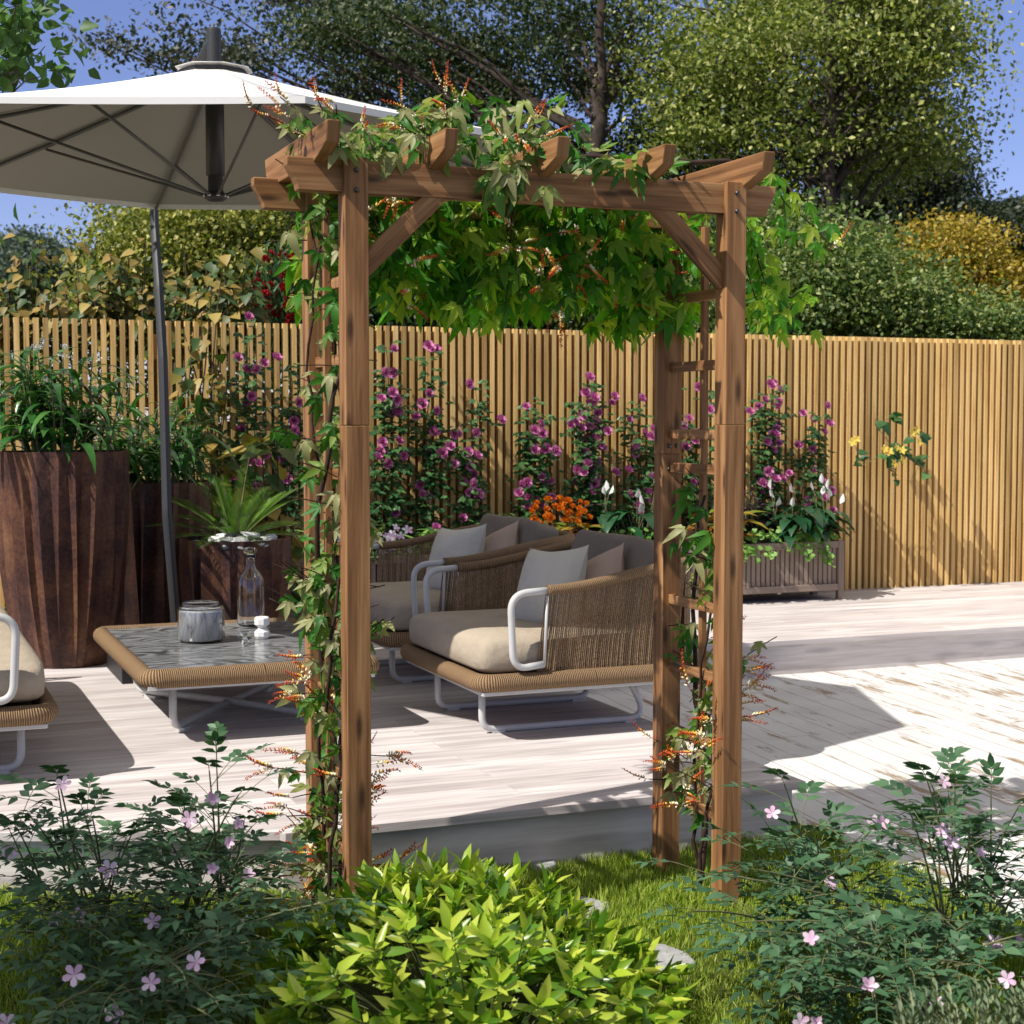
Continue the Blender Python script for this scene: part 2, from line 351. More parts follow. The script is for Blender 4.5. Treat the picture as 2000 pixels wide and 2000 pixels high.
def m_floor():
    t = NT('painted_floor'); co = t.coord('Object', (1, 1, 1), (0, 0, PI/2-math.radians(-5.3)))
    br = t.n('TexBrick'); br.offset = .43; br.inputs['Scale'].default_value = 1; br.inputs['Brick Width'].default_value = 3.1; br.inputs['Row Height'].default_value = .135; br.inputs['Mortar Size'].default_value = .0028; br.inputs['Mortar Smooth'].default_value = .6
    br.inputs['Color1'].default_value = (0, 0, 0, 1); br.inputs['Color2'].default_value = (1, 1, 1, 1); br.inputs['Mortar'].default_value = (.5, .5, .5, 1); t.l(co, br.inputs['Vector'])
    mp = t.n('Mapping'); mp.inputs['Scale'].default_value = (1.6, 10, 1); t.l(co, mp.inputs[0]); ad = t.n('VectorMath', operation='MULTIPLY_ADD'); ad.inputs[1].default_value = (5, 3, 0); t.l(br.outputs['Color'], ad.inputs[0]); t.l(mp.outputs[0], ad.inputs[2])
    worn = t.noise(ad.outputs[0], 1.0, 10, .72, .3); big = t.noise(co, .9, 2); f = t.math('ADD', worn, t.math('MULTIPLY', big, .22))
    paint = t.ramp(t.noise(co, 3, 6), [(.3, (.54, .525, .515)), (.7, (.66, .655, .65))]); wood = t.ramp(t.noise(ad.outputs[0], 4, 5), [(.3, (.13, .085, .045)), (.7, (.36, .26, .15))])
    c = t.mix(paint, wood, t.ramp(f, [(.665, (0, 0, 0)), (.70, (.7, .7, .7)), (.76, (1, 1, 1))]))
    seam = t.math('MULTIPLY', br.outputs['Fac'], t.ramp(t.noise(ad.outputs[0], 2.3, 3), [(.36, (.3, .3, .3)), (.52, (1, 1, 1))]))
    c = t.mix(c, (.17, .115, .07), seam); t.bump(worn, .15, .004); return t.base(c, .6, .3)
M['floor'] = m_floor()
def m_rust():
    t = NT('rusted_steel'); co = t.coord('Object'); n = t.noise(co, 5, 6, .7); n2 = t.noise(co, 60, 4, .7); n3 = t.noise(t.coord('Object', (7, 7, .8)), 1, 4)
    f = t.math('ADD', t.math('MULTIPLY', n, .45), t.math('ADD', t.math('MULTIPLY', n2, .3), t.math('MULTIPLY', n3, .4)))
    c = t.ramp(f, [(.43, (.022, .012, .013)), (.53, (.060, .027, .022)), (.62, (.13, .056, .03)), (.73, (.21, .11, .055))]); t.bump(n2, .25, .004); return t.base(c, .55, .35, .25)
M['rust'] = m_rust()
def m_marble():
    t = NT('marble'); co = t.coord('Object', (1.0, 1.9, 1), (0, 0, .25)); nz = t.n('TexNoise'); nz.inputs['Scale'].default_value = 2.4; nz.inputs['Detail'].default_value = 2.5; t.l(co, nz.inputs['Vector'])
    ad = t.n('VectorMath', operation='MULTIPLY_ADD'); ad.inputs[1].default_value = (1.0, 1.1, 0); t.l(nz.outputs['Color'], ad.inputs[0]); t.l(co, ad.inputs[2])
    w = t.n('TexWave', wave_type='BANDS', bands_direction='Y'); w.inputs['Scale'].default_value = 3.4; w.inputs['Distortion'].default_value = 2.5; w.inputs['Detail'].default_value = 4; w.inputs['Detail Scale'].default_value = 2.2; t.l(ad.outputs[0], w.inputs['Vector'])
    n = t.noise(ad.outputs[0], 5, 5, .6, .5); f = t.math('ADD', t.math('MULTIPLY', w.outputs['Fac'], .45), t.math('MULTIPLY', n, .6))
    c = t.ramp(f, [(.22, (.025, .027, .03)), (.36, (.10, .104, .108)), (.50, (.175, .18, .185)), (.75, (.27, .275, .28))]); return t.base(c, .18, .5)
M['marble'] = m_marble()
def m_pale():
    t = NT('refracted_marble'); n = t.noise(t.coord('Object', (9, 9, 4), (.3, 0, 0)), 1.6, 3, .6, 2.5); c = t.ramp(n, [(.36, (.16, .165, .17)), (.45, (.33, .335, .345)), (.62, (.46, .465, .475))]); return t.base(c, .3, .4)
M['refracted'] = m_pale()
def m_glass():
    t = NT('clear_glass'); t.base((.96, .97, .98), .0, .5); t.b.inputs['Transmission Weight'].default_value = 1; t.b.inputs['IOR'].default_value = 1.45; return t.m
M['glass'] = m_glass()
def m_raceme():
    t = NT('flower_spike'); c = t.n('TexCoord'); sp = t.n('SeparateXYZ'); t.l(c.outputs['UV'], sp.inputs[0])
    col = t.ramp(sp.outputs[0], [(0, (.74, .74, .64)), (.25, (.70, .66, .40)), (.42, (.78, .45, .06)), (.62, (.62, .12, .02)), (1, (.36, .02, .012))]); return t.base(col, .5, .3)
M['raceme'] = m_raceme()
def m_petal(name, stops): return leaf_mat(name, stops, .6, .25, .2, (1, .9, .95))
M['rose'] = m_petal('rose_petal', [(0, (.38, .08, .22)), (.5, (.56, .15, .36)), (1, (.70, .30, .52))])
M['pink'] = m_petal('pink_petal', [(0, (.58, .34, .50)), (.6, (.72, .50, .64)), (1, (.80, .64, .74))])
M['yellow'] = m_petal('yellow_petal', [(0, (.62, .42, .05)), (1, (.80, .64, .14))])
M['orange'] = m_petal('orange_petal', [(0, (.55, .12, .008)), (1, (.75, .26, .015))])
M['white'] = m_petal('white_petal', [(0, (.72, .72, .66)), (1, (.84, .84, .82))])
M['magenta'] = m_petal('petunia_petal', [(0, (.62, .20, .48)), (.5, (.80, .62, .78)), (1, (.82, .80, .80))])
M['redflower'] = m_petal('red_petal', [(0, (.22, .008, .012)), (1, (.42, .02, .025))])
g = lambda *a: [(p, c) for p, c in a]
M['vine'] = leaf_mat('vine_leaf', g((0, (.03, .12, .012)), (.28, (.05, .20, .018)), (.45, (.10, .20, .025)), (.62, (.22, .30, .05)), (.74, (.30, .30, .13)), (1, (.36, .35, .18))), .5, .38)
M['curtain'] = leaf_mat('curtain_leaf', g((0, (.04, .16, .014)), (.35, (.08, .28, .02)), (.6, (.19, .36, .028)), (.85, (.32, .43, .045)), (1, (.40, .44, .13))), .5, .55, .4, (1.3, 1.5, .35))
M['laurel'] = leaf_mat('laurel_leaf', g((0, (.05, .14, .012)), (.3, (.17, .31, .018)), (.65, (.36, .47, .035)), (1, (.52, .56, .08))), .32, .3, .5)
M['shrub'] = leaf_mat('shrub_leaf', g((0, (.025, .066, .028)), (.5, (.045, .115, .05)), (1, (.10, .19, .095))), .5, .2, .35)
M['grass'] = leaf_mat('grass_blade', g((0, (.12, .19, .016)), (.5, (.25, .36, .03)), (.85, (.38, .46, .06)), (1, (.46, .44, .14))), .5, .35)
M['strapleaf'] = leaf_mat('strap_leaf', g((0, (.02, .085, .018)), (.5, (.04, .14, .028)), (1, (.075, .20, .04))), .28, .2, .6)
M['palm'] = leaf_mat('palm_leaf', g((0, (.05, .13, .01)), (1, (.14, .26, .025))), .4, .25)
M['yleaf'] = leaf_mat('yellowing_leaf', g((0, (.03, .075, .018)), (.4, (.07, .11, .022)), (.55, (.20, .16, .035)), (.8, (.30, .19, .05)), (1, (.40, .31, .08))), .5, .3)
M['roseleaf'] = leaf_mat('rose_leaf', g((0, (.018, .06, .02)), (.6, (.042, .12, .035)), (1, (.10, .20, .06))), .4, .2)
M['lily'] = leaf_mat('lily_leaf', g((0, (.010, .045, .018)), (1, (.025, .095, .035))), .25, .12, .6)
M['creeper'] = leaf_mat('creeper_leaf', g((0, (.12, .27, .045)), (1, (.26, .42, .10))), .45, .3)
M['purple'] = leaf_mat('purple_leaf', g((0, (.025, .014, .018)), (1, (.075, .045, .05))), .5, .1, .4, (1, .7, .7))
M['brom'] = leaf_mat('bromeliad_leaf', g((0, (.10, .17, .02)), (.5, (.28, .22, .03)), (1, (.36, .09, .02))), .4, .2, .5, (1.2, .9, .4))
M['sage'] = leaf_mat('sage_leaf', g((0, (.07, .11, .05)), (.7, (.13, .18, .09)), (1, (.22, .24, .12))), .6, .2)
def tree_mat(name, a, b, c, d): return leaf_mat(name, g((0, a), (.45, b), (.8, c), (1, d)), .5, .28, .35)
M['oak'] = tree_mat('oak_leaf', (.020, .042, .016), (.045, .075, .028), (.10, .125, .055), (.22, .23, .15))
M['olive'] = tree_mat('olive_leaf', (.06, .095, .02), (.16, .205, .035), (.32, .34, .075), (.55, .52, .22))
M['lime'] = tree_mat('lime_leaf', (.07, .10, .018), (.20, .22, .035), (.36, .34, .07), (.52, .46, .15))
M['hedge'] = tree_mat('hedge_leaf', (.04, .085, .022), (.10, .16, .035), (.21, .26, .065), (.38, .40, .17))
M['dark'] = tree_mat('dark_leaf', (.012, .028, .012), (.026, .052, .02), (.06, .09, .03), (.13, .16, .06))
M['pine'] = tree_mat('pine_needles', (.018, .03, .018), (.035, .05, .028), (.05, .068, .04), (.08, .095, .06))
M['gold'] = tree_mat('golden_leaf', (.16, .11, .012), (.34, .25, .025), (.46, .34, .05), (.30, .17, .03))
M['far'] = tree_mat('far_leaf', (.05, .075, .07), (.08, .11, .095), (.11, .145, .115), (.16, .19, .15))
M['ash'] = tree_mat('ash_leaf', (.035, .085, .02), (.06, .14, .03), (.09, .18, .04), (.13, .22, .06))

# ------------------------------------------------------------------ ground, floor, decks
DZ = .19
def sheet(name, pts, z, mat, thick=None):
    mb = MB(); b = len(pts)
    for x, y in pts: mb.v.append(Vector((x, y, z)))
    mb.face(list(range(b)), [(x, y) for x, y in pts]); return structure(mb.build(name, mat))
gm = NT('ground_earth'); gm.base(gm.ramp(gm.noise(gm.coord('Object'), 14, 6), [(.3, (.030, .036, .012)), (.7, (.075, .09, .022))]), .95, .1)
sheet('ground', [(-400, -400), (400, -400), (400, 400), (-400, 400)], -.03, gm.m)
sheet('lawn', [(-6, -1), (2.92, -1), (2.92, 5.2), (-6, 5.2)], -.004, gm.m)
sheet('patio_floor', [(2.925, -1.5), (16, -1.5), (16, 9.6), (2.925, 9.6)], 0, M['floor'])
VF, VU = 4.425, 7.317                           # front edges of the near deck and of the raised walk along the fence
deck_out = [(-3.4, 6.18), (1.07, 4.45), (1.08, VF), (2.84, VF), (2.84, VU), (14, VU), (14, 9.6), (-3.4, 9.6)]
mb = MB(); n = len(deck_out)                    # the boards: a 25 mm slab that oversails the fascia
for z in (DZ-.025, DZ):
    for x, y in deck_out: mb.v.append(Vector((x, y, z)))
mb.face(list(range(n, 2*n)), [(0, 0)]*n); mb.face(list(range(n))[::-1], [(0, 0)]*n)
for i in range(n): j = (i+1) % n; mb.face([i, j, n+j, n+i], [(0, 0)]*4)
structure(mb.build('deck', M['deck']))
ov = .032; L_ = [(-3.4, 6.18+ov*1.06), (1.07+.012, 4.45+ov), (1.08, VF+ov), (2.84-ov, VF+ov), (2.84-ov, VU+ov), (14, VU+ov)]
def fascia(a, b, th=.03):
    a, b = Vector((*a, 0)), Vector((*b, 0)); d = (b-a); ln = d.length; an = math.atan2(d.y, d.x); m = MB()
    m.box((ln/2, th/2, 0), (ln, th, DZ-.027+.03)); o = m.build('deck_fascia', M['deckface']); o.location = (a.x, a.y, (DZ-.027-.03)/2); o.rotation_euler = (0, 0, an); return structure(o)
fascia(L_[0], L_[1]); fascia(L_[2], L_[3]); fascia((2.84-ov-.001, VF+ov+.001), (2.84-ov-.001, VU+.1)) ; fascia(L_[4], L_[5])
for x, y, r, k in ((at_z(1108, 1782, 0).x, at_z(1108, 1782, 0).y, .13, 9), (at_z(1290, 1878, 0).x-.05, at_z(1290, 1878, 0).y, .13, 10), (at_z(1035, 1690, 0).x, at_z(1035, 1690, 0).y, .10, 8)):
    m = MB(); pts = [(r*(1+rnd.uniform(-.15, .15))*math.cos(2*PI*i/k), r*(1+rnd.uniform(-.15, .15))*math.sin(2*PI*i/k)) for i in range(k)]
    m.prism(pts, -.02, .016, lambda a, b, t: Vector((a, b, t))); o = m.build('stepping_stone', M['step'], bevel=.008); o.location = (x, y, 0)
    tag(o, {9: 'flat grey stepping stone in the grass, mostly behind the bright green bush', 10: 'flat grey stepping stone in the grass right of the bright green bush', 8: 'flat grey stepping stone in the grass between the arbor posts'}[k], 'stepping stone', 'stepping stones in the lawn')

# ------------------------------------------------------------------ slat fence
FV = 9.35
fence = thing('slat_fence', 'long fence of upright tan timber slats behind the deck', 'fence', (0, FV, DZ))
m = MB(); u = -2.4
while u < 10.5:
    m.box((u, .018, .888+rnd.uniform(-.001, .001)), (.029+rnd.uniform(-.0015, .0015), .036, 1.776), ax=2); u += .0535
m.build('slats', M['slat'], fence)
m = MB(); u = 2.62
while u < 10.6: m.box((u, .05, .876), (.139, .016, 1.74), ax=2); u += .14
m.build('back_boards', M['board'], fence)
m = MB(); m.box((6.55, .075, 1.70), (8, .03, .08)); m.box((0, .06, 1.30), (5.2, .045, .06)); m.box((0, .06, .3), (5.2, .045, .06)); m.build('rail', M['board'], fence)
for u in (-2.2, -.4, 1.55):
    m = MB(); m.box((u, .12, .85), (.07, .07, 1.7)); m.build('post', M['board'], fence)

# ------------------------------------------------------------------ arbor
AO = Vector((1.1096, 3.8692, 0)); AW, AD, PW = 1.1605, .3716, .0625
arbor = thing('garden_arbor', 'brown timber garden arch with rafters on top and ladder trellis sides', 'arbor', AO)
for u in (0, AW-PW):
    for v, zj in ((0, 1.374), (AD, 1.285)):
        m = MB(); m.box((u+PW/2, v+PW/2, zj/2-.03), (PW, PW, zj+.06), ax=2); m.box((u+PW/2, v+PW/2, (zj+2.05)/2+.0003), (PW, PW, 2.05-zj-.0006), ax=2)
        p = m.build('post', M['arbor'], arbor, .0022, 2)
        for q, (z, du) in enumerate(((2.018, .5), (1.968, .5)) if v == 0 else ((1.31, .3), (1.31, .7), (1.24, .3), (1.24, .7))):
            b = MB(); b.lathe([(0.0001, .006), (.004, .006), (.0065, .003), (.007, 0)], 10); bo = b.build('bolt', M['bolt'], p); bo.location = (u+PW*du, v-.001, z); bo.rotation_euler = (PI/2, 0, 0)
def beam_prof(u0, u1, z0, z1):
    e = [(u0, z1), (u0, z1-.022)]+[(u0+.028-.028*math.cos(t*PI/2)*1.0 if 0 else u0+.028*math.sin(t*PI/2)**1.3, z1-.022-(z1-.022-z0)*t) for t in (.25, .5, .75, 1)]
    f = [(u0+u1-a, z) for a, z in e[::-1]]; return e+f
for v in (.016, AD+.016):
    m = MB(); m.prism(beam_prof(-.144, AW+.104, 1.962, 2.046), v, v+.036, lambda a, b, t: Vector((a, t, b))); m.build('beam', M['arbor'], arbor, .003, 2)
for px, py in ((667, 263), (897, 283), (1115, 297), (1322, 311), (1515, 325)):
    q = at_v(px, py, AO.y-.115); ur = q.x-AO.x; prof = [(-.115, 2.118), (-.10, 2.066), (.010, 2.034), (.432, 2.034), (.53, 2.066), (.545, 2.118)]
    m = MB(); m.prism(prof, ur-.036, ur, lambda a, b, t: Vector((t, a, b))); m.build('rafter', M['arbor'], arbor, .003, 2)
def bar(a, b, w, t, nrm, mat='arbor', name='brace', parent=arbor, bev=.002):
    a, b = Vector(a), Vector(b); x = (b-a).normalized(); z = Vector(nrm); y = z.cross(x).normalized(); R3 = Matrix((x, y, x.cross(y))).transposed()
    m = MB(); m.box((a+b)/2, ((b-a).length, w, t), R3, 0); return m.build(name, M[mat], parent, bev)
for v in (.018, AD+.018):
    for s, u0 in ((1, PW), (-1, AW-PW)):
        bar((u0-s*.012, v+.016, 1.772), (u0+s*.212, v+.016, 1.988), .05, .030, (0, 1, 0))
for u in (PW/2, AW-PW/2):
    for z in (.245, .445, .645, .845, 1.045, 1.245, 1.346, 1.546, 1.748):
        m = MB(); m.box((u, (AD+PW)/2, z), (.022, AD-PW+.012, .029), ax=1); m.build('rung', M['arbor'], arbor, .002)
    m = MB(); m.box((u+(.021 if u > .5 else -.021), (AD+PW)/2, 1.085), (.018, .021, 1.73), ax=2); m.build('upright', M['arbor'], arbor, .0015)

# ------------------------------------------------------------------ lounge chairs, sofa
def arc_pts(c, r, a0, a1, n, ax=0):
    return [(c[0]+r*math.cos(a0+(a1-a0)*i/n), c[1]+r*math.sin(a0+(a1-a0)*i/n)) for i in range(n+1)]
def round_path(pts, r, n=6):
    """polyline with rounded corners"""
    P = [Vector(p) for p in pts]; out = [P[0]]
    for i in range(1, len(P)-1):
        a = (P[i-1]-P[i]).normalized(); b = (P[i+1]-P[i]).normalized(); an = a.angle(b, 0.0)
        if an < .2: out.append(P[i]); continue
        d = min(r/math.tan(an/2), (P[i-1]-P[i]).length*.49, (P[i+1]-P[i]).length*.49)
        p0, p1 = P[i]+a*d, P[i]+b*d
        for k in range(n+1):
            t = k/n; out.append(p0*(1-t)**2+P[i]*2*t*(1-t)+p1*t*t)
    out.append(P[-1]); return out
def cushion(sx, sy, sz, e=.18, ez=.42, nu=40, nv=20, puff=.0, seed=0):
    """superellipsoid pad with a seam and a slightly crowned, slightly creased top"""
    m = MB(); sg = lambda t, p: math.copysign(abs(t)**p, t); rr = random.Random(seed); ph = [rr.uniform(0, 6) for _ in range(6)]
    def fn(a, b):
        th = a*2*PI; ph_ = (b-.5)*PI; cx = sg(math.cos(th), e)*sg(math.cos(ph_), ez); cy = sg(math.sin(th), e)*sg(math.cos(ph_), ez); cz = sg(math.sin(ph_), ez)
        x, y = cx*sx/2, cy*sy/2; r2 = max(abs(cx), abs(cy))
        z = cz*sz/2*(1+puff*(1-min(1, r2)**2))+.006*math.sin(9*cx+ph[0]+3*cy)*math.sin(7*cy+ph[1])*(1 if cz > 0 else .3)
        return (x, y, z)
    m.grid(fn, nu, nv, True, (sx, sy), True); return m
def pillow_mb(sz, th, seed):
    m = MB(); rr = random.Random(seed); ph = [rr.uniform(0, 6) for _ in range(4)]
    for side in (1, -1):
        def fn(a, b):
            x, y = 2*a-1, 2*b-1; pin = 1-.13*(1-abs(x)**2)*(abs(y)**3)-0; pin2 = 1-.13*(1-abs(y)**2)*(abs(x)**3)
            h = (max(0, 1-abs(x)**2.2)*max(0, 1-abs(y)**2.2))**.55; w = 1+.06*math.sin(5*x+ph[0])*math.sin(4*y+ph[1])
            return (x*pin2*sz/2, y*pin*sz/2, side*(h*th/2*w+.0))
        m.grid(fn, 18, 18, True, (1, 1))
    return m
def make_seat(name, label, cat, D, Wd, front_legs_inset=.2, backs=1, group=None):
    """local axes: x from the open front to the back, y across from the near arm, z from the deck"""
    r = thing(name, label, cat, (0, 0, 0), 0, group)
    m = MB(); base = round_path([(D*.5, 0, .19), (0.012, 0.006, .19), (0.012, Wd-.006, .19), (D, Wd-.03, .19), (D, .03, .19), (D*.5, 0, .19)], .06)
    fr = MB()
    for a, b in (((.02, .02), (.02, Wd-.02)), ((D-.02, .04), (D-.02, Wd-.04)), ((.02, .02), (D-.02, .035)), ((.02, Wd-.02), (D-.02, Wd-.035))):
        a, b = Vector((*a, .186)), Vector((*b, .186)); d = b-a; R3 = Matrix.Rotation(math.atan2(d.y, d.x), 3, 'Z'); fr.box((a+b)/2, (d.length+.03, .032, .016), R3, 0)
    fr.build('base_frame', M['alu'], r, .003)
    # slung base pan under the cushion
    pn = MB(); pn.box((D/2, Wd/2, .215), (D-.05, Wd-.05, .03)); pn.build('base_pan', M['rope'], r, .01)
    rim = MB(); rp = [(-.004, .075, .227), (-.004, Wd-.075, .227)]
    loop = round_path([(D*.5, -.002, .227), (-.004, -.002, .227), (-.004, Wd+.002, .227), (D+.01, Wd+.002, .227), (D+.01, -.002, .227), (D*.5, -.002, .227)], .075, 8)
    dense = []
    for i in range(len(loop)-1):
        n = max(1, int((loop[i+1]-loop[i]).length/.02)); dense += [loop[i].lerp(loop[i+1], k/n) for k in range(n)]
    rim.tube(dense, .034, 12, closed=True); rim.build('base_rim', M['rope'], r)
    # sled legs: one bent tube each side, with pads
    for y in (front_legs_inset, Wd-front_legs_inset):
        lg = MB(); lg.tube(round_path([(.075, y, .185), (.075, y, .015), (D*.87, y, .015), (D*.77, y, .185)], .055, 6), .0135, 10); lo = lg.build('leg', M['alu'], r)
        for x in (.14, D*.78):
            pd = MB(); pd.box((x, y, .004), (.05, .03, .008)); pd.build('foot_pad', M['alu'], lo)
    # arms and back: a rope wound top rail that rises to the back, cords down to the rim
    ax = .245; bo = .03                              # where the cords begin; how far the rail leans out
    def top(t):                                      # t 0..1 from near arm front round the back to the far arm front
        L1 = D-ax-.16; L2 = Wd-.32+2*bo; q = PI*.16/2*1.1; tot = 2*L1+2*q+L2; s = t*tot
        if s < L1: x, y = ax+s, -bo
        elif s < L1+q: a = (s-L1)/q*PI/2; x, y = D-.16+(.16+bo)*math.sin(a), -bo+(.16+bo)*(1-math.cos(a))-0
        elif s < L1+q+L2: x, y = D+bo, .16+(s-L1-q)/L2*(Wd-.32)
        elif s < L1+2*q+L2: a = (s-L1-q-L2)/q*PI/2; x, y = D-.16+(.16+bo)*math.cos(a), Wd-.16+(.16+bo)*math.sin(a)
        else: x, y = D-.16-(s-L1-2*q-L2), Wd+bo
        k = min(1, max(0, (x-ax)/(D-ax))); z = .568+.085*(k*k*(3-2*k)); return Vector((x, y, z))
    def bot(t):
        p = top(t); x = min(max(p.x, 0), D-.005); y = min(max(p.y, .003), Wd-.003); k = (x-ax)/(D-ax)
        if p.y < 0 or p.y > Wd: x = ax-.025+k*(D-ax-.005)
        return Vector((x-.0*k, y, .235))
    N = 90; rail = MB(); rail.tube([top(i/N) for i in range(N+1)], .0195, 10); rail.build('top_rail', M['rope'], r)
    cd = MB(); tl = sum((top((i+1)/400)-top(i/400)).length for i in range(400)); nc = int(tl/.0080)
    for i in range(nc+1):
        t = i/nc; a, b = top(t), bot(t); out = Vector((a.x-D*.45, a.y-Wd/2, 0)).normalized(); mid = a.lerp(b, .62)-out*.012; pth = []
        j = rnd.uniform(-.0012, .0012)
        for k in range(6):
            q = k/5; p = a*(1-q)**2+mid*2*q*(1-q)+b*q*q; pth.append(p+Vector((j, j, 0)))
        cd.tube(pth, .0033, 5, cap=False)
    cd.build('cord_weave', M['cord'], r)
    for s, y in ((-1, -bo), (1, Wd+bo)):             # open tube loop at the front of each arm with its thin rod
        lp = MB(); lp.tube(round_path([(ax+.02, y, .568), (.10, y, .558), (.115, y+s*-.008, .277), (ax-.006, y-s*.012, .29)], .07, 8), .0135, 12); lp.build('arm_loop', M['alu'], r)
        rd = MB(); rd.tube([(ax+.004, y, .567), (ax-.004, y-s*.012, .285)], .006, 8); rd.build('arm_rod', M['alu'], r)
        r2 = MB(); r2.tube([(D*.72, y*.6+(.4*Wd if s > 0 else 0)-s*.004, .60), (D*.66, (.012 if s < 0 else Wd-.012), .25)], .006, 8); r2.build('arm_rod', M['alu'], r)
    c = cushion(D-.05, Wd-.012, .165, .13, .42, 56, 16, .05, 3).build('seat_cushion', M['seat'], r); c.location = (D/2-.03, Wd/2, .322)
    bw = (Wd-.14)/backs
    for k in range(backs):
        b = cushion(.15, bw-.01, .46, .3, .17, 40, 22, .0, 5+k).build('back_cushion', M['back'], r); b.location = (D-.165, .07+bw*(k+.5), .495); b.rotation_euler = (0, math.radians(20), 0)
    return r
CD, CW = .90, .91
c1 = make_seat('lounge_chair', 'rope backed lounge armchair in front, partly in the sun, beside the right arbor post', 'armchair', CD, CW, .20, 1, 'pair of rope lounge chairs')
c1.location = (2.052, 5.37, DZ)
c2 = copy_tree(c1); c2.location = (2.085, 6.60, DZ); c2['label'] = 'rope backed lounge armchair behind the front one, wholly in shade'
sofa = make_seat('sofa', 'long rope backed sofa at the left edge, seen from its open front corner', 'sofa', .92, 2.0, .2, 2)
sofa.rotation_euler = (0, 0, PI); sofa.location = (.515, 7.36, DZ)
PG = pillow_mb(.37, .19, 4); PP = pillow_mb(.33, .16, 9)
def pillow(c, nrm, roll, mb, mat, label):
    o = mb.build('cushion', M[mat], None); n = Vector(nrm).normalized(); up = (Vector((0, 0, 1))-n*n.z).normalized(); x = up.cross(n); R3 = Matrix((x, up, n)).transposed() @ Matrix.Rotation(roll, 3, 'Z')
    o.location = c; o.rotation_euler = R3.to_euler(); return tag(o, label, 'cushion', 'loose cushions on the lounge chairs')
pillow((2.47, 5.71, .71), (-.96, -.25, .33), .10, PG, 'pillow', 'pale grey square cushion standing on the front lounge chair')
pillow((2.63, 5.64, .705), (-.85, -.25, .5), .55, PP, 'print', 'beige cushion with a dark printed motif on the front lounge chair')
pillow((2.52, 6.95, .715), (-.96, -.25, .33), .10, PG, 'pillow', 'pale grey square cushion standing on the back lounge chair')
pillow((2.68, 6.87, .72), (-.85, -.25, .5), .55, PP, 'print', 'beige cushion with a dark printed motif on the back lounge chair')

# ------------------------------------------------------------------ low table and what stands on it
TU, TV, TW, TL, TZ = 1.335, 6.45, .93, 1.38, DZ+.28
tb = thing('coffee_table', 'low table with grey marble top and rope wound rim', 'table', (TU, TV, DZ))
loop = round_path([(0, -TL/2+.035, .25), (-TW/2+.035, -TL/2+.035, .25), (-TW/2+.035, TL/2-.035, .25), (TW/2-.035, TL/2-.035, .25), (TW/2-.035, -TL/2+.035, .25), (0, -TL/2+.035, .25)], .05, 6); dense = []
for i in range(len(loop)-1):
    n = max(1, int((loop[i+1]-loop[i]).length/.02)); dense += [loop[i].lerp(loop[i+1], k/n) for k in range(n)]
m = MB(); m.tube(dense, .036, 14, closed=True); m.build('rope_rim', M['rope'], tb)
m = MB(); m.box((0, 0, .266), (TW-.11, TL-.11, .02)); m.build('marble_top', M['marble'], tb, .002)
m = MB()
for a, b in (((-TW/2+.05, -TL/2+.05), (TW/2-.05, -TL/2+.05)), ((-TW/2+.05, TL/2-.05), (TW/2-.05, TL/2-.05)), ((-TW/2+.05, -TL/2+.03), (-TW/2+.05, TL/2-.03)), ((TW/2-.05, -TL/2+.03), (TW/2-.05, TL/2-.03))):
    m.box(((a[0]+b[0])/2, (a[1]+b[1])/2, .213+(.004 if a[0] == b[0] else 0)), (abs(a[0]-b[0])+.03, abs(a[1]-b[1])+.03, .014), ax=0 if a[1] == b[1] else 1)
m.build('under_frame', M['alu'], tb)
fx, fy = .305, .455
for k, (x0, y0, x1, y1, dz) in enumerate(((-fx, -fy, fx, fy, .0), (-fx, fy, fx, -fy, .0))):
    d = Vector((x1-x0, y1-y0, 0)).normalized()*.02; m = MB()
    pts = [(x0, y0, .21), (x0, y0, .028), (x1, y1, .028), (x1, y1, .21)]
    if k == 1: pts = [(x0, y0, .21), (x0, y0, .028), (-.0, 0, .0345), (x1, y1, .028), (x1, y1, .21)]
    m.tube(round_path(pts, .06, 7), .0155, 12); lg = m.build('leg', M['alu'], tb)
    for x, y in ((x0*.82, y0*.82), (x1*.82, y1*.82)):
        p = MB(); p.box((x, y, .007), (.07, .035, .014), Matrix.Rotation(math.atan2(y1-y0, x1-x0), 3, 'Z'), 0); p.build('foot_pad', M['alu'], lg)
MT = TZ-.003
q = at_z(393, 1252, MT); can = thing('glass_canister', 'squat glass canister with a lid on the marble table', 'canister', (q.x, q.y, MT))
m = MB(); R0 = .098; m.lathe([(.0001, .002), (R0-.012, .002), (R0, .014), (R0, .135), (R0-.006, .146), (R0-.018, .150), (R0-.022, .146), (R0-.010, .140), (R0-.005, .132), (R0-.005, .012), (R0-.010, .008), (.0001, .008)], 48, cap0=False); m.build('jar', M['glass'], can)
m = MB(); m.lathe([(.0001, .012), (R0-.012, .012), (R0-.009, .016), (R0-.009, .126), (R0-.016, .134), (.0001, .135)], 40, cap0=False); m.build('refraction_core', M['refracted'], can)  # added core: table marble refracted by the glass is put into its colour
m = MB(); m.lathe([(.0001, .153), (.072, .153), (.078, .158), (.074, .165), (.05, .168), (.0001, .169)], 40, cap0=False); m.build('lid', M['glass'], can)
q = at_z(490, 1222, MT); bt = thing('glass_bottle', 'tall clear glass bottle with a stopper on the marble table', 'bottle', (q.x, q.y, MT))
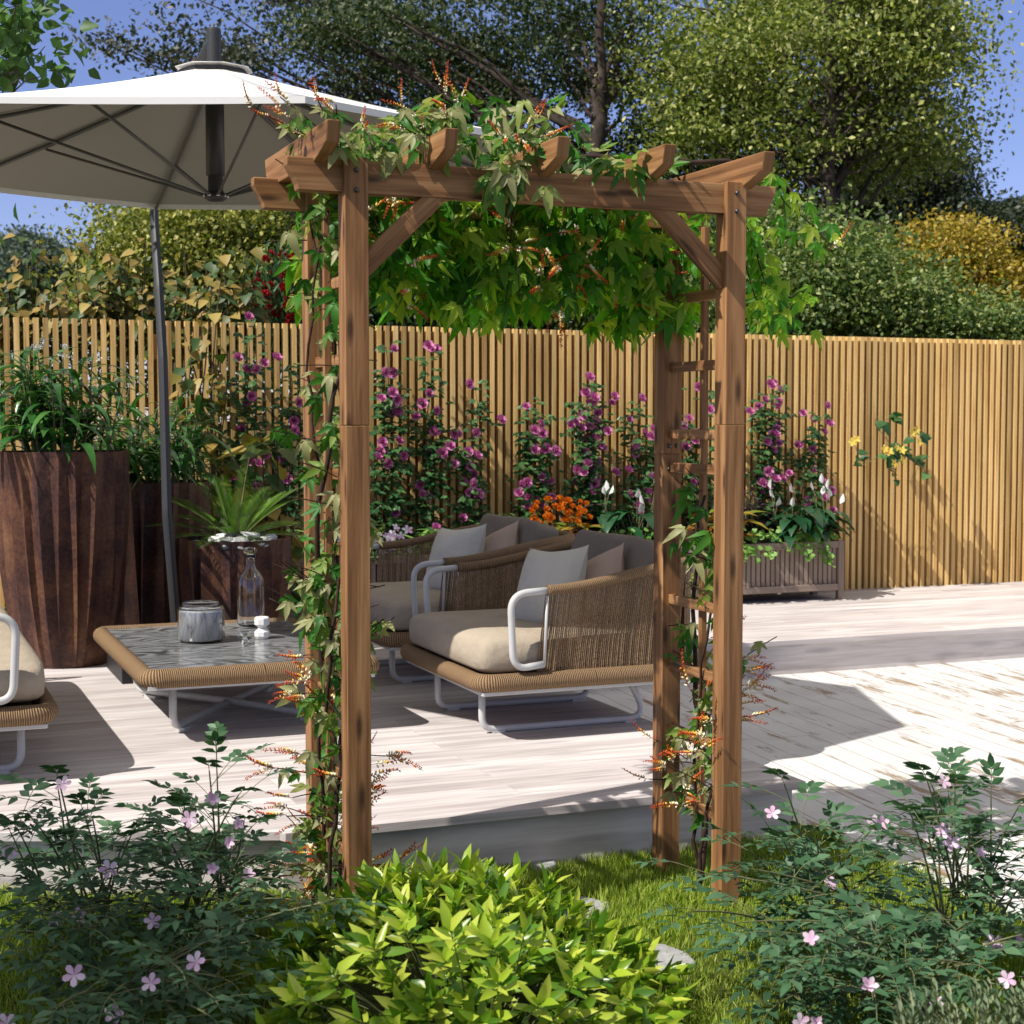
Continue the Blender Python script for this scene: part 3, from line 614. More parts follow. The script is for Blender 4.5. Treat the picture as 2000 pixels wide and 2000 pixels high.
m = MB(); R0 = .0605; m.lathe([(.0001, .002), (R0-.008, .002), (R0, .012), (R0, .205), (R0-.012, .232), (.028, .255), (.021, .275), (.0195, .305), (.024, .308), (.024, .318), (.017, .320), (.0165, .278), (.024, .253), (R0-.016, .228), (R0-.004, .203), (R0-.004, .016), (R0-.01, .010), (.0001, .010)], 48, cap0=False); m.build('body', M['glass'], bt)
m = MB(); m.lathe([(.0001, .300), (.013, .302), (.0135, .322), (.026, .326), (.030, .338), (.024, .350), (.0001, .353)], 32, cap0=False); m.build('stopper', M['glass'], bt)
q = at_z(512, 1247, MT)
def faceted(prof, sides, tw=0):
    m = MB(); m.lathe(prof, sides, cap0=True, cap1=True, smooth=False); return m
cs = thing('candle_holder', 'white faceted stone candle holder beside the glass bottle', 'candle holder', (q.x, q.y, MT))
m = faceted([(.026, 0), (.033, .012), (.033, .030), (.016, .044), (.016, .048), (.033, .060), (.033, .086), (.028, .092), (.014, .092), (.012, .080)], 8); m.build('body', M['stone_white'], cs, .002)
q = at_z(478, 1258, MT); m = faceted([(.012, 0), (.020, .008), (.010, .02), (.008, .03), (.02, .042), (.026, .05), (.022, .052), (.012, .044)], 8); o = m.build('crystal_holder', M['glass']); o.location = (q.x, q.y, MT); tag(o, 'small clear crystal cup in front of the glass bottle', 'crystal cup')

# ------------------------------------------------------------------ parasol
d0, px0 = 6.33, 427
UC = Vector((((px0-1000)/FPX*d0)*_c+d0*_s, -((px0-1000)/FPX*d0)*_s+d0*_c, 0)); ZE, ZT, AP = 2.414, 2.765, 1.262
MB_ = Vector((1.335, 7.60, DZ))
um = thing('cantilever_parasol', 'large white cantilever parasol on a dark leaning mast', 'parasol', (MB_.x, MB_.y, DZ))
def U(p): return Vector(p)-Vector((MB_.x, MB_.y, DZ))
RV = AP/math.cos(PI/8); angs = [-TH+PI/8+k*PI/4 for k in range(8)]
def cpt(k, f, dz=0):                                    # along hip k, f from 0 (crown) to 1 (edge)
    a = angs[k % 8]; r = .135+(RV-.135)*f; z = ZT-.02+(ZE-ZT+.02)*f-.012*math.sin(f*PI); return UC+Vector((r*math.cos(a), r*math.sin(a), z+dz))
m = MB()
for k in range(8):
    def fn(a, b, k=k):
        p = cpt(k, b).lerp(cpt(k+1, b), a); sag = .018*math.sin(PI*a)*b; return U(p-Vector((0, 0, sag*(1-b*.8))))
    m.grid(fn, 6, 10, True)
    def hem(a, b, k=k):
        p = cpt(k, 1).lerp(cpt(k+1, 1), a); return U(p-Vector((0, 0, .018*math.sin(PI*a)*.2+.022*b)))
    m.grid(hem, 6, 1, False)
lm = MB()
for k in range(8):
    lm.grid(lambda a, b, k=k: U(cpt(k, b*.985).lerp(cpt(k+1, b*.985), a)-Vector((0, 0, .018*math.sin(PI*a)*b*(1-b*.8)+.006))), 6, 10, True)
lm.build('underside_shade', M['underside_shade'], um)  # added layer: the canopy's shaded underside is put into its grey
cn = m.build('canopy', M['canopy'], um); so = cn.modifiers.new('thick', 'SOLIDIFY'); so.thickness = .002
m = MB()
for k in range(8):
    def fn(a, b, k=k):
        a0, a1 = angs[k], angs[(k+1) % 8]; r = .03+.125*b; z = ZT+.020-.014*b
        p0 = UC+Vector((r*math.cos(a0), r*math.sin(a0), z)); p1 = UC+Vector((r*math.cos(a1), r*math.sin(a1), z)); return U(p0.lerp(p1, a))
    m.grid(fn, 2, 2, True)
v_ = m.build('vent_cap', M['canopy'], um); so = v_.modifiers.new('thick', 'SOLIDIFY'); so.thickness = .002
m = MB(); m.lathe([(.138, ZT-.016-DZ), (.142, ZT-.006-DZ), (.13, ZT+.002-DZ)], 8, (UC.x-MB_.x, UC.y-MB_.y, 0), False); m.build('vent_ring', M['mast'], um)
hz = at_d(427, 392, 6.33).z
m = MB(); cpt_ = UC-Vector((MB_.x, MB_.y, DZ)); m.lathe([(.0001, hz-.012), (.03, hz-.010), (.045, hz), (.048, hz+.012), (.038, hz+.022), (.03, hz+.03)], 24, cpt_, False); hub = m.build('hub', M['darkpole'], um)
m = MB(); m.lathe([(.030, hz+.02), (.030, hz+.10)], 20, cpt_, False); m.build('inner_tube', M['mast'], um)
m = MB(); m.lathe([(.0001, hz+.09), (.037, hz+.09), (.037, ZT+.02), (.026, ZT+.03), (.026, ZT+.168), (.0001, ZT+.172)], 24, cpt_, False); m.build('centre_pole', M['darkpole'], um)
m = MB()
m.lathe([(.028, ZT+.035), (.0285, ZT+.160)], 24, cpt_, False); m.build('pole_sleeve', M['mast'], um)
for k in range(8):
    rb = MB(); rb.tube([U(cpt(k, f, -.022)) for f in (0, .25, .5, .75, .99)], .0085, 6); ro = rb.build('rib', M['rib'], um)
    st = MB(); a = angs[k]; h0 = UC+Vector((.045*math.cos(a), .045*math.sin(a), hz+.01)); st.tube([U(h0), U(cpt(k, .56, -.035))], .0065, 6); st.build('strut', M['rib'], ro)
    kn = MB(); kn.lathe([(.0001, -.007), (.008, -.004), (.008, .004), (.0001, .007)], 8, U(h0), False); kn.build('hub_pin', M['chrome'], ro)
mt = [MB_+Vector((0, 0, .07)), at_d(326, 1000, 7.48), at_d(318, 700, 7.53), at_d(310, 560, 7.60), at_d(302, 440, 7.72), at_d(301, 385, 7.74)]
m = MB(); m.tube([U(p) for p in round_path(mt, .25, 6)], lambda t: .026-.004*t, 4, sq=1.0); ms = m.build('mast', M['mast'], um, .004)
ar = [at_d(301, 395, 7.74), at_d(312, 330, 7.66), UC+Vector((-.02, .72, ZT-.02)), UC+Vector((-.012, .30, ZT+.06)), UC+Vector((0, 0, ZT+.13))]
m = MB(); m.tube([U(p) for p in round_path(ar, .2, 5)], .026, 6); m.build('arm', M['mast'], um)
m = MB(); m.box((.05, -.12, .045), (.74, .5, .09)); m.box((.0, 0, .10), (.12, .12, .02)); m.build('base_plate', M['blackbox'], um, .004)

# ------------------------------------------------------------------ pots and planters
def pot(name, label, c, rt, rb, h, seed, n=22):
    """pleated steel planter: flat facets that lean and narrow towards the foot"""
    t = thing(name, label, 'plant pot', (c[0], c[1], DZ), 0, 'rusty pleated pots'); rr = random.Random(seed); m = MB(); N = n*2
    off = [(rr.uniform(.93, .99) if i % 2 else rr.uniform(1.0, 1.05)) for i in range(N)]; an = []
    a = 0
    for i in range(N): an.append(a); a += rr.uniform(.6, 1.4)
    an = [x/a*2*PI for x in an]; tw = [rr.uniform(-.14, .14) for _ in range(N)]
    rings = 9
    for k in range(rings+1):
        z = k/rings; e = z**.75
        for i in range(N):
            r = rb+(rt-rb)*math.sin(e*PI/2)**.9; w = (off[i]-1)*(.5+.9*math.sin(z*PI))+1; A = an[i]+tw[i]*(1-z)
            m.v.append(Vector((r*w*math.cos(A), r*w*math.sin(A), z*h)))
    for k in range(rings):
        for i in range(N):
            j = (i+1) % N; m.face([k*N+i, k*N+j, (k+1)*N+j, (k+1)*N+i], [(0, 0)]*4)
    b = len(m.v)                                   # rolled lip and inner wall
    for r_, z_ in ((.955, h), (.93, h-.12)):
        for i in range(N): m.v.append(Vector((rt*off[i]*r_*math.cos(an[i]), rt*off[i]*r_*math.sin(an[i]), z_)))
    for i in range(N):
        j = (i+1) % N; m.face([rings*N+i, rings*N+j, b+j, b+i], [(0, 0)]*4); m.face([b+i, b+j, b+N+j, b+N+i], [(0, 0)]*4)
    m.build('shell', M['rust'], t); s = MB(); s.lathe([(rt*.96, h-.055), (rt*.5, h-.04), (.001, h-.035)], 24, cap0=False); s.build('soil', M['soil'], t); return t
pot('tall_pot', 'tallest rusty pleated steel pot, at the left edge behind the sofa', (.855, 7.98), .315, .20, 1.045, 1)
pot('medium_pot', 'rusty pleated steel pot behind the parasol mast, second tallest', (1.40, 8.60), .285, .25, .865, 2)
pot('low_pot', 'lowest rusty pleated steel pot, holding a palm and pebbles', (1.70, 7.98), .275, .215, .595, 3)
def pebble(i, x, y, z, r, mat):
    m = MB(); e = rnd.uniform(.7, 1); m.lathe([(.0001, -.6*r), (.75*r, -.42*r), (r, 0), (.75*r, .42*r), (.0001, .6*r)], 14, cap0=False); o = m.build('pebble', M[mat]); o.location = (x, y, z); o.rotation_euler = (rnd.uniform(-.25, .25), rnd.uniform(-.25, .25), rnd.uniform(0, 3)); o.scale = (1.25, e, .95)
    return o
for i in range(24):
    a = -PI/2+(i % 8-3.5)*.33+rnd.uniform(-.1, .1); r = (.10, .17, .235)[i//8]; z = DZ+.595-.036+.028*(2-i//8)*.6; mt_ = 'white' if (i*7) % 5 in (0, 2, 3) else 'dark'
    o = pebble(i, 1.70+r*math.cos(a), 7.98+r*math.sin(a), z+.012, rnd.uniform(.030, .048), 'pebble_white' if mt_ == 'white' else 'pebble_dark')
    tag(o, 'smooth %s pebble under the palm in the low rusty pot' % ('white' if mt_ == 'white' else 'black'), 'pebble', ('white' if mt_ == 'white' else 'black')+' pebbles in the palm pot')

def planter_box(label, u0, u1, v0, v1, h=.395):
    t = thing('planter_box', label, 'planter', ((u0+u1)/2, v0, DZ), 0, 'slatted planter boxes'); w = u1-u0; d = v1-v0; mm = MB()
    for x in (-w/2+.022, w/2-.022):
        for y in (.018, d-.018):
            p = MB(); p.box((x, y, h/2), (.044, .036, h), ax=2); p.build('leg', M['planter'], t, .003)
    m = MB()
    for y in (.014, d-.014): m.box((0, y, h-.025), (w-.09, .024, .044)); m.box((0, y, .085), (w-.09, .024, .044))
    for x in (-w/2+.014, w/2-.014): m.box((x, d/2, h-.025), (.024, d-.075, .044)); m.box((x, d/2, .085), (.024, d-.075, .044))
    m.build('frame', M['planter'], t, .002); m = MB(); n = int((w-.10)/.036)
    for i in range(n):
        x = -w/2+.062+i*(w-.124)/(n-1); m.box((x, .030, .228), (.0285, .014, .25), ax=2); m.box((x, .024, .118), (.0285, .008, .03), ax=2); m.box((x, .024, .338), (.0285, .008, .03), ax=2)
    for i in range(8):
        y = .05+i*(d-.10)/7
        for x in (-w/2+.030, w/2-.030): m.box((x, y, .228), (.014, .03, .25), ax=2)
    m.build('slats', M['planter'], t, .002); m = MB(); m.box((0, d/2, .19), (w-.10, d-.10, .26)); m.build('liner', M['blackbox'], t); m = MB(); m.box((0, d/2, h-.05), (w-.09, d-.09, .03)); m.build('soil', M['soil'], t)
    return t
PB1 = (4.72, 5.975, 8.87, 9.22); PB2 = (3.34, 4.62, 8.87, 9.22); PB3 = (2.05, 3.26, 8.87, 9.22)
planter_box('slatted grey brown planter of white lilies at the right end of the row', *PB1)
planter_box('slatted grey brown planter of orange flowers behind the rope chairs', *PB2)
planter_box('slatted grey brown planter of pink flowers behind the back rope chair', *PB3)

# ------------------------------------------------------------------ plant makers
def stalk_path(a, b, bow=.2, n=6, side=None):
    a, b = Vector(a), Vector(b); d = b-a; s = side if side is not None else Vector((rnd.uniform(-1, 1), rnd.uniform(-1, 1), 0)); up = Vector((0, 0, 1)); out = []
    for i in range(n+1):
        t = i/n; out.append(a+d*t+(s*.5+up*.5)*(bow*d.length*t*(1-t)))
    return out
def V3(p): return np.array([p.x, p.y, p.z])
def plant(name, label, cat, base, group=None): return thing(name, label, cat, tuple(base), 0, group)

def flower_mesh(kind):
    L = Leaves()
    if kind == 'rose':
        for ring, (n, r, tilt, s) in enumerate(((7, .3, .35, .75), (6, .18, .75, .62), (5, .08, 1.15, .5))):
            for i in range(n):
                a = 2*PI*i/n+ring*.5; d = np.array([math.cos(a)*math.cos(tilt), math.sin(a)*math.cos(tilt), math.sin(tilt)]); nn = np.array([-math.cos(a)*math.sin(tilt), -math.sin(a)*math.sin(tilt), math.cos(tilt)])
                L.add(lance(.36, -.35, .08, .45, .8, .85), [np.array([math.cos(a)*r*.2, math.sin(a)*r*.2, ring*.05])], [d], [nn], s)
    elif kind == 'wild':
        for i in range(5):
            a = 2*PI*i/5; tl = .35; d = np.array([math.cos(a)*math.cos(tl), math.sin(a)*math.cos(tl), math.sin(tl)]); L.add(lance(.27, .12, .05, .5, .85, .95), [np.zeros(3)], [d], [[-d[0]*.4, -d[1]*.4, 1]], 1.0)
    elif kind == 'half':
        for i in range(5):
            a = 2*PI*i/5; tl = .95+.15*(i%2); d = np.array([math.cos(a)*math.cos(tl), math.sin(a)*math.cos(tl), math.sin(tl)]); L.add(lance(.27, .3, .08, .5, .85, .85), [np.zeros(3)], [d], [[-d[0], -d[1], .6]], .95)
    elif kind == 'pompon':
        u = unit(70); u[:, 2] = np.abs(u[:, 2])*.8+.05; L.add(lance(.36, -.2, .05, .5, .8, .9), u*.25, u+np.array([0, 0, .15]), unit(70), .5)
    elif kind == 'trumpet':
        for i in range(5):
            a = 2*PI*i/5; tl = .6; d = np.array([math.cos(a)*math.cos(tl), math.sin(a)*math.cos(tl), math.sin(tl)]); L.add(lance(.3, .4, .06, .5, .8, .8), [[0, 0, .1]], [d], [[-d[0], -d[1], 1]], .8)
    elif kind == 'spathe':
        L.add(lance(.26, -.15, .22, .3, .65, .72), [[0, 0, 0]], [[0, .15, 1]], [[0, 1, -.15]], 1.0)
    return L
FM = {}
for k_, m_, nm in (('rose', 'rose', 'rose_bloom'), ('wild', 'pink', 'pink_bloom'), ('half', 'pink', 'half_bloom'), ('pompon', 'orange', 'orange_bloom'), ('trumpet', 'yellow', 'yellow_bloom'), ('spathe', 'white', 'white_spathe'), ('wild', 'magenta', 'petunia_bloom'), ('pompon', 'redflower', 'red_bloom')):
    FM[nm] = flower_mesh(k_).mesh(nm, M[m_])
def flower(kind, parent, p, nrm, s, name='flower'):
    o = link(name, FM[kind], parent); q = Vector(nrm).to_track_quat('Z', 'Y'); R_ = q @ Matrix.Rotation(rnd.uniform(0, 6), 3, 'Z').to_quaternion()
    o.location = Vector(p)-parent.location; o.rotation_euler = R_.to_euler(); o.scale = (s, s, s); return o
# red to white flower spikes of the arbor vine
def raceme_mesh(seed, ln=.12, nb=17):
    rr = random.Random(seed); m = MB(); cv = rr.uniform(-.35, .35); pts = []
    for i in range(9):
        t = i/8; pts.append(Vector((0, ln*t, cv*ln*t*t)))
    b0 = len(m.f); m.tube(pts, lambda t: .0011-.0005*t, 4, cap=False)
    for i in range(len(m.uv)): m.uv[i] = [(.9, 0)]*len(m.uv[i])
    for i in range(nb):
        t = .12+.86*i/nb; y = ln*t; z = cv*ln*t*t; L = .018*(1-.55*t); w = .0042*(1-.5*t)
        for sd in ((1, -1) if i % 2 else (1,)):
            d = Vector((sd*rr.uniform(.25, .6), .5, rr.uniform(.5, 1.0)*(-1 if rr.random() < .25 else 1))).normalized(); a = Vector((0, y, z)); x = d.cross(Vector((0, 1, 0))).normalized(); yv = d.cross(x); b = len(m.v)
            m.v += [a, a+d*L*.5+x*w, a+d*L*.5+yv*w, a+d*L*.5-x*w, a+d*L*.5-yv*w, a+d*L]
            for q in ((0, 1, 2), (0, 2, 3), (0, 3, 4), (0, 4, 1), (5, 2, 1), (5, 3, 2), (5, 4, 3), (5, 1, 4)): m.face([b+k for k in q], [(t, 0)]*3, True)
    return m.mesh('flower_spike', M['raceme'])
RM = [raceme_mesh(s, rnd.uniform(.10, .14)) for s in range(6)]
def raceme(parent, p, d, s=1.0):
    o = link('flower_spike', rnd.choice(RM), parent); d = Vector(d).normalized(); o.rotation_mode = 'QUATERNION'
    x = d.cross(Vector((0, 0, 1)));
    if x.length < .1: x = Vector((1, 0, 0))
    x.normalize(); z = x.cross(d); z = (z+x*rnd.uniform(-.8, .8)).normalized(); x = d.cross(z)
    R_ = Matrix((x, d, z)).transposed(); o.rotation_quaternion = R_.to_quaternion(); o.location = Vector(p)-parent.location; o.scale = (s, s, s); return o

# ------------------------------------------------------------------ arbor vine: two climbers on the sides and the mass on top
def vine_side(label, u0, zs, sgn, name='climbing_vine', flowers=70, heavy=()):
    t = plant(name, label, 'climbing vine', AO+Vector((u0, .2, 0)), 'flowering vines on the arbor'); L = Leaves(); st = MB(); O = AO
    for k in range(3):                                # woody stems winding up the trellis
        pts = [O+Vector((u0+.035*math.sin(z*4.2+k*2.1)+rnd.uniform(-.01, .01), .20+.09*math.sin(z*3.1+k*1.7), z)) for z in np.arange(-.02, zs[1], .07)]
        st.tube([p-t.location for p in pts], lambda q, k=k: .011*(1-.6*q) if k == 0 else .006*(1-.5*q), 6)
    nfl = 0
    dens = lambda z: 1.0+sum(a*math.exp(-((z-c)/w)**2) for c, w, a in heavy)
    z = zs[0]
    while z < zs[1]:
        for sh in range(2 if rnd.random() < .2*dens(z)-.1 else 1):
            a = Vector((O.x+u0+rnd.uniform(-.03, .03), O.y+.2+rnd.uniform(-.14, .14), z)); ang = rnd.uniform(0, 2*PI); ln = rnd.uniform(.05, .16)*min(1.5, dens(z)**.5); dirv = Vector((math.cos(ang)*.8, math.sin(ang)*.55, rnd.uniform(-.1, .6)))
            pth = stalk_path(a, a+dirv*ln, .2, 4); st.tube([p-t.location for p in pth], .0016, 4, cap=False)
            nl = rnd.randint(1, 3)
            for i in range(nl):
                p = pth[min(4, 1+i)]+Vector((rnd.uniform(-.03, .03), rnd.uniform(-.03, .03), rnd.uniform(-.02, .03))); y = Vector((rnd.uniform(-.9, .9), rnd.uniform(-.7, .3), rnd.uniform(-1.2, -.1))); nn = Vector((rnd.uniform(-.6, .4), rnd.uniform(-1, -.2), rnd.uniform(.1, .9)))
                L.add(rnd.choice(T_VINE), [V3(p-t.location)], [V3(y)], [V3(nn)], rnd.uniform(.036, .078))
            if nfl < flowers and rnd.random() < .8:
                base = pth[-1]
                for q in range(rnd.randint(1, 3)):
                    d = Vector((dirv.x+rnd.uniform(-.5, .5)+.25*sgn, dirv.y*.4+rnd.uniform(-.4, .2), rnd.uniform(-.15, .45))); raceme(t, base, d, rnd.uniform(.55, 1.0)); nfl += 1
        z += (.0145 if sgn < 0 else .023)*(1 if z < 1.1 else 1.5)/dens(z)**.6
    L.build('foliage', M['vine'], t); st.build('stem', M['vinestem'], t); return t
vine_side('flowering vine with pale leaves and red flower spikes climbing the left side of the arbor', .012, (.03, 1.97), -1, flowers=96, heavy=((.85, .14, 1.6), (1.30, .12, .4), (.12, .1, .7), (1.93, .07, .7)))
vine_side('flowering vine with pale leaves climbing the right side of the arbor', AW-.012, (.2, 1.22), 1, flowers=60, heavy=((.55, .12, 1.3), (.34, .1, 1.2), (1.05, .1, .4)))
# the crown of the vine: hanging curtain behind the back beam, a tumble over the rafters, two trailing shoots on the right
vt = plant('arbor_vine_crown', 'thick green vine hanging from the top of the arbor like a curtain', 'climbing vine', AO+Vector((.58, .35, 2.05)), 'flowering vines on the arbor')
L = Leaves(); LT = Leaves(); st = MB(); nf = 0
def O_(u, v, z): return AO+Vector((u, v, z))
N = 1750
for i in range(N):
    u = rnd.uniform(.02, 1.2); low = 1.715+.035*math.sin(u*9)
    if u < .2: low = 1.72
    if u > .98: low = 1.66
    z = low+(2.02-low)*rnd.random()**.8; v = rnd.uniform(.27, .68)
    p = O_(u, v, z); y = Vector((rnd.uniform(-.6, .6), rnd.uniform(-.6, .3), -rnd.uniform(.4, 1.3))); nn = Vector((rnd.uniform(-.8, .5), rnd.uniform(-1, .1), rnd.uniform(.0, .8)))
    L.add(rnd.choice(T_VINE), [V3(p-vt.location)], [V3(y)], [V3(nn)], rnd.uniform(.042, .088))
for i in range(130):
    u = rnd.uniform(.05, 1.12); z1 = rnd.uniform(1.68, 1.9); v = rnd.uniform(.3, .62); p0 = O_(u+rnd.uniform(-.12, .12), v, 2.04); p1 = O_(u, v+rnd.uniform(-.08, .05), z1); st.tube([p-vt.location for p in stalk_path(p0, p1, .15, 6)], .0014, 4, cap=False)
    if nf < 62 and rnd.random() < .5:
        for q in range(rnd.randint(1, 2)): raceme(vt, p1+Vector((0, -.12, rnd.uniform(-.02, .12))), (rnd.uniform(-1.2, .9), rnd.uniform(-.9, 0), rnd.uniform(-.9, .3)), rnd.uniform(.7, 1.05)); nf += 1
# over the rafters
for i in range(360):
    u = rnd.uniform(-.05, .82) if i < 320 else rnd.uniform(.7, 1.0); h = .19*math.exp(-((u-.40)/.3)**2)+.045; p = O_(u, rnd.uniform(-.02, .5), 2.05+rnd.random()*h); y = Vector((rnd.uniform(-1, 1), rnd.uniform(-1, .3), rnd.uniform(-1.1, .25))); nn = Vector((rnd.uniform(-.7, .4), rnd.uniform(-.8, .1), rnd.uniform(.2, 1)))
    LT.add(rnd.choice(T_VINE), [V3(p-vt.location)], [V3(y)], [V3(nn)], rnd.uniform(.042, .085))
for i in range(16):                                   # leaves spilling over the front beam near the middle
    p = O_(rnd.gauss(.43, .06), rnd.uniform(-.03, .0), rnd.uniform(1.99, 2.06)); LT.add(rnd.choice(T_VINE), [V3(p-vt.location)], [[rnd.uniform(-.6, .6), -.4, -1]], [[rnd.uniform(-.3, .3), -1, .5]], rnd.uniform(.06, .095))
for bx, by, n, tips in ((667, 300, 3, ((555, 160), (620, 165), (545, 190), (500, 185), (655, 175), (575, 230), (690, 250))), (870, 290, 3, ((790, 175), (860, 140), (905, 165), (770, 215), (820, 220), (880, 190))), (1010, 290, 2, ((1040, 215), (1060, 235), (985, 240), (1025, 250))), (740, 300, 2, ((700, 215), (760, 240)))):
    for tx, ty in tips:
        a = at_v(bx+rnd.uniform(-20, 20), by, AO.y+.1); b = at_v(tx+rnd.uniform(-8, 8), ty+30, AO.y+rnd.uniform(-.08, .15)); pth = stalk_path(a, b, .1, 5); st.tube([p-vt.location for p in pth], .0017, 5, cap=False)
        for q in range(2):
            if nf < 99: raceme(vt, pth[-1-q], (b-a).normalized()+Vector((rnd.uniform(-.8, .6), rnd.uniform(-.4, .3), rnd.uniform(-.3, .3))), rnd.uniform(.55, .85)); nf += 1
        for q in range(3):
            p = pth[rnd.randint(2, 4)]; LT.add(T_VINE[0], [V3(p-vt.location)], [[rnd.uniform(-1, 1), -.4, rnd.uniform(-.9, 0)]], [[rnd.uniform(-.5, .5), -.7, .8]], rnd.uniform(.04, .06))
# trailing shoots right of the right post
for pts, n in (([(1500, 330), (1512, 360), (1535, 400), (1570, 425), (1600, 455), (1625, 480)], 20), ([(1440, 400), (1470, 470), (1490, 540), (1510, 590), (1500, 640)], 38), ([(1450, 420), (1490, 520), (1540, 590), (1570, 560)], 16), ([(1440, 460), (1480, 600), (1520, 640), (1560, 650)], 22)):
    P = [at_v(x, y, AO.y+.28) for x, y in pts]; st.tube([p-vt.location for p in round_path(P, .1)], .002, 5, cap=False)
    for i in range(n):
        k = rnd.randint(0, len(P)-2); p = P[k].lerp(P[k+1], rnd.random())+Vector((rnd.gauss(0, .025), rnd.gauss(0, .05), rnd.gauss(0, .03)))
        L.add(rnd.choice(T_VINE), [V3(p-vt.location)], [[rnd.uniform(-.7, .7), -.3, -1]], [[rnd.uniform(-.7, .3), -1, .5]], rnd.uniform(.038, .072))
    for q in range(4):
        if nf < 100: raceme(vt, P[-1]+Vector((rnd.uniform(-.05, .02), 0, rnd.uniform(-.03, .05))), (rnd.uniform(-.2, 1), rnd.uniform(-.5, .2), rnd.uniform(-.2, .7)), rnd.uniform(.6, .9)); nf += 1
P = [at_v(x, y, AO.y+.33) for x, y in ((1080, 318), (1150, 306), (1240, 309), (1300, 309), (1352, 318), (1420, 314), (1470, 332), (1500, 342), (1528, 346))]
st.tube([p-vt.location for p in P], lambda q: .0095-.003*q, 7)
for a, b in ((3, (1330, 355)), (4, (1350, 365)), (5, (1420, 360)), (6, (1455, 365)), (2, (1300, 355))): st.tube([p-vt.location for p in stalk_path(P[a], at_v(*b, AO.y+.36), .15, 5)], .0035, 5)
L.build('hanging_foliage', M['curtain'], vt); LT.build('top_foliage', M['vine'], vt); st.build('stem', M['vinestem'], vt)

# ------------------------------------------------------------------ trees beyond the fence
def D_(px, py, d): return at_d(px*K, py*K, d)
def tree(name, label, base, crowns, mat, size, per=70, sig=.33, trunk=None, tr=.12, limbs=True, tmpl=T_RHOMB, cat='tree', group='trees beyond the fence', up=.35, shell=.35):
    """crowns: (px, py, rx, ry, d, rdepth, clumps) on the photo's display scale, at distance d"""
    t = thing(name, label, cat, (base.x, base.y, 0), 0, group); o = np.array([base.x, base.y, 0]); L = Leaves(); w = MB(); top = None; cl = []
    right = np.array([_c, -_s, 0]); fwd = np.array([_s, _c, 0])
    for px, py, rx, ry, d, rd, n in crowns:
        c = V3(D_(px, py, d)); a, b = rx*K*d/FPX, ry*K*d/FPX; u = unit(n); r = shell+(1-shell)*G.random(n)**.5
        q = u*r[:, None]; cs = c+right*q[:, :1]*a+fwd*q[:, 1:2]*rd+np.array([0, 0, 1])*q[:, 2:]*b; cl.append((cs, c))
        for cc in cs:
            k = max(4, int(per*G.uniform(.5, 1.4))); sg = sig*G.uniform(.6, 1.3); p = cc+G.normal(size=(k, 3))*sg*np.array([1.15, 1.15, .42])
            y = unit(k)+np.array([0, 0, -.25]); nn = unit(k)+np.array([0, 0, up])*2
            L.add(tmpl, p-o, y, nn, size*G.uniform(.65, 1.35, k))
    L.build('crown', mat, t)
    if trunk:
        P = [Vector(p)-Vector((base.x, base.y, 0)) for p in trunk]; P = round_path(P, .8, 4); P = [P[k].lerp(P[k+1], f/6)+Vector((rnd.gauss(0, .02), 0, 0)) for k in range(len(P)-1) for f in range(6)]+[P[-1]]; w.tube(P, lambda q: tr*(1-.6*q), 9)
        if limbs:
            for cs, c in cl:
                for cc in cs[::max(1, len(cs)//9)]:
                    q = Vector(cc)-Vector((base.x, base.y, 0)); s0 = min(P, key=lambda p: abs(p.z-(q.z-.55*math.hypot(q.x-p.x, q.y-p.y)-.2))+(50 if p.z < 1.2 else 0)); ln = (q-s0).length
                    w.tube([p+Vector((rnd.gauss(0, .03), 0, rnd.gauss(0, .03)))*(0 < k < 8) for k, p in enumerate(stalk_path(s0, q, .28, 8))], lambda z, ln=ln: max(.006, min(tr*.4, ln*.014))*(1-.8*z), 5, cap=False)
        w.build('trunk', M['bark'], t)
    return t
def ground_at(px, d): p = D_(px, 900, d); return Vector((p.x, p.y, 0))
def trunk_line(px, d, y_top, lean=0):
    b = ground_at(px-lean, d); return [b, D_(px-lean*.5, 500, d), D_(px+3, (y_top+500)/2, d), D_(px+lean*.6, y_top, d)]
tree('oak_tree', 'tall dark leaved tree with the stout trunk seen above the arbor', ground_at(1128, 15.3), [(980, 170, 250, 150, 16.6, 1.2, 44), (1000, -20, 300, 110, 16.4, 1.8, 41), (800, 300, 180, 80, 16.5, 1.2, 18), (1180, 330, 160, 70, 16.6, 1.2, 22), (700, 60, 180, 120, 16.5, 1.5, 23)], M['oak'], 0.058, 304, .25, trunk_line(1128, 15.3, -160), .105)
tree('dark_tree', 'thin trunked tree of dusky loose leaves reaching left over the parasol', ground_at(985, 17.5), [(560, 110, 230, 70, 17.5, 1.0, 15), (300, 90, 150, 45, 17.3, .7, 6), (480, -30, 200, 60, 17.5, .9, 10), (760, 190, 200, 90, 17.8, 1.2, 15), (640, 20, 160, 90, 17.6, 1.0, 10)], tree_mat('dusky_leaf', (.02, .03, .022), (.045, .06, .042), (.11, .11, .085), (.20, .17, .15)), 0.063, 224, .23, [ground_at(985, 17.5), D_(985, 500, 17.5), D_(985, 280, 17.5), D_(960, 120, 17.5), D_(800, 40, 17.5), D_(560, 60, 17.5)], .075)
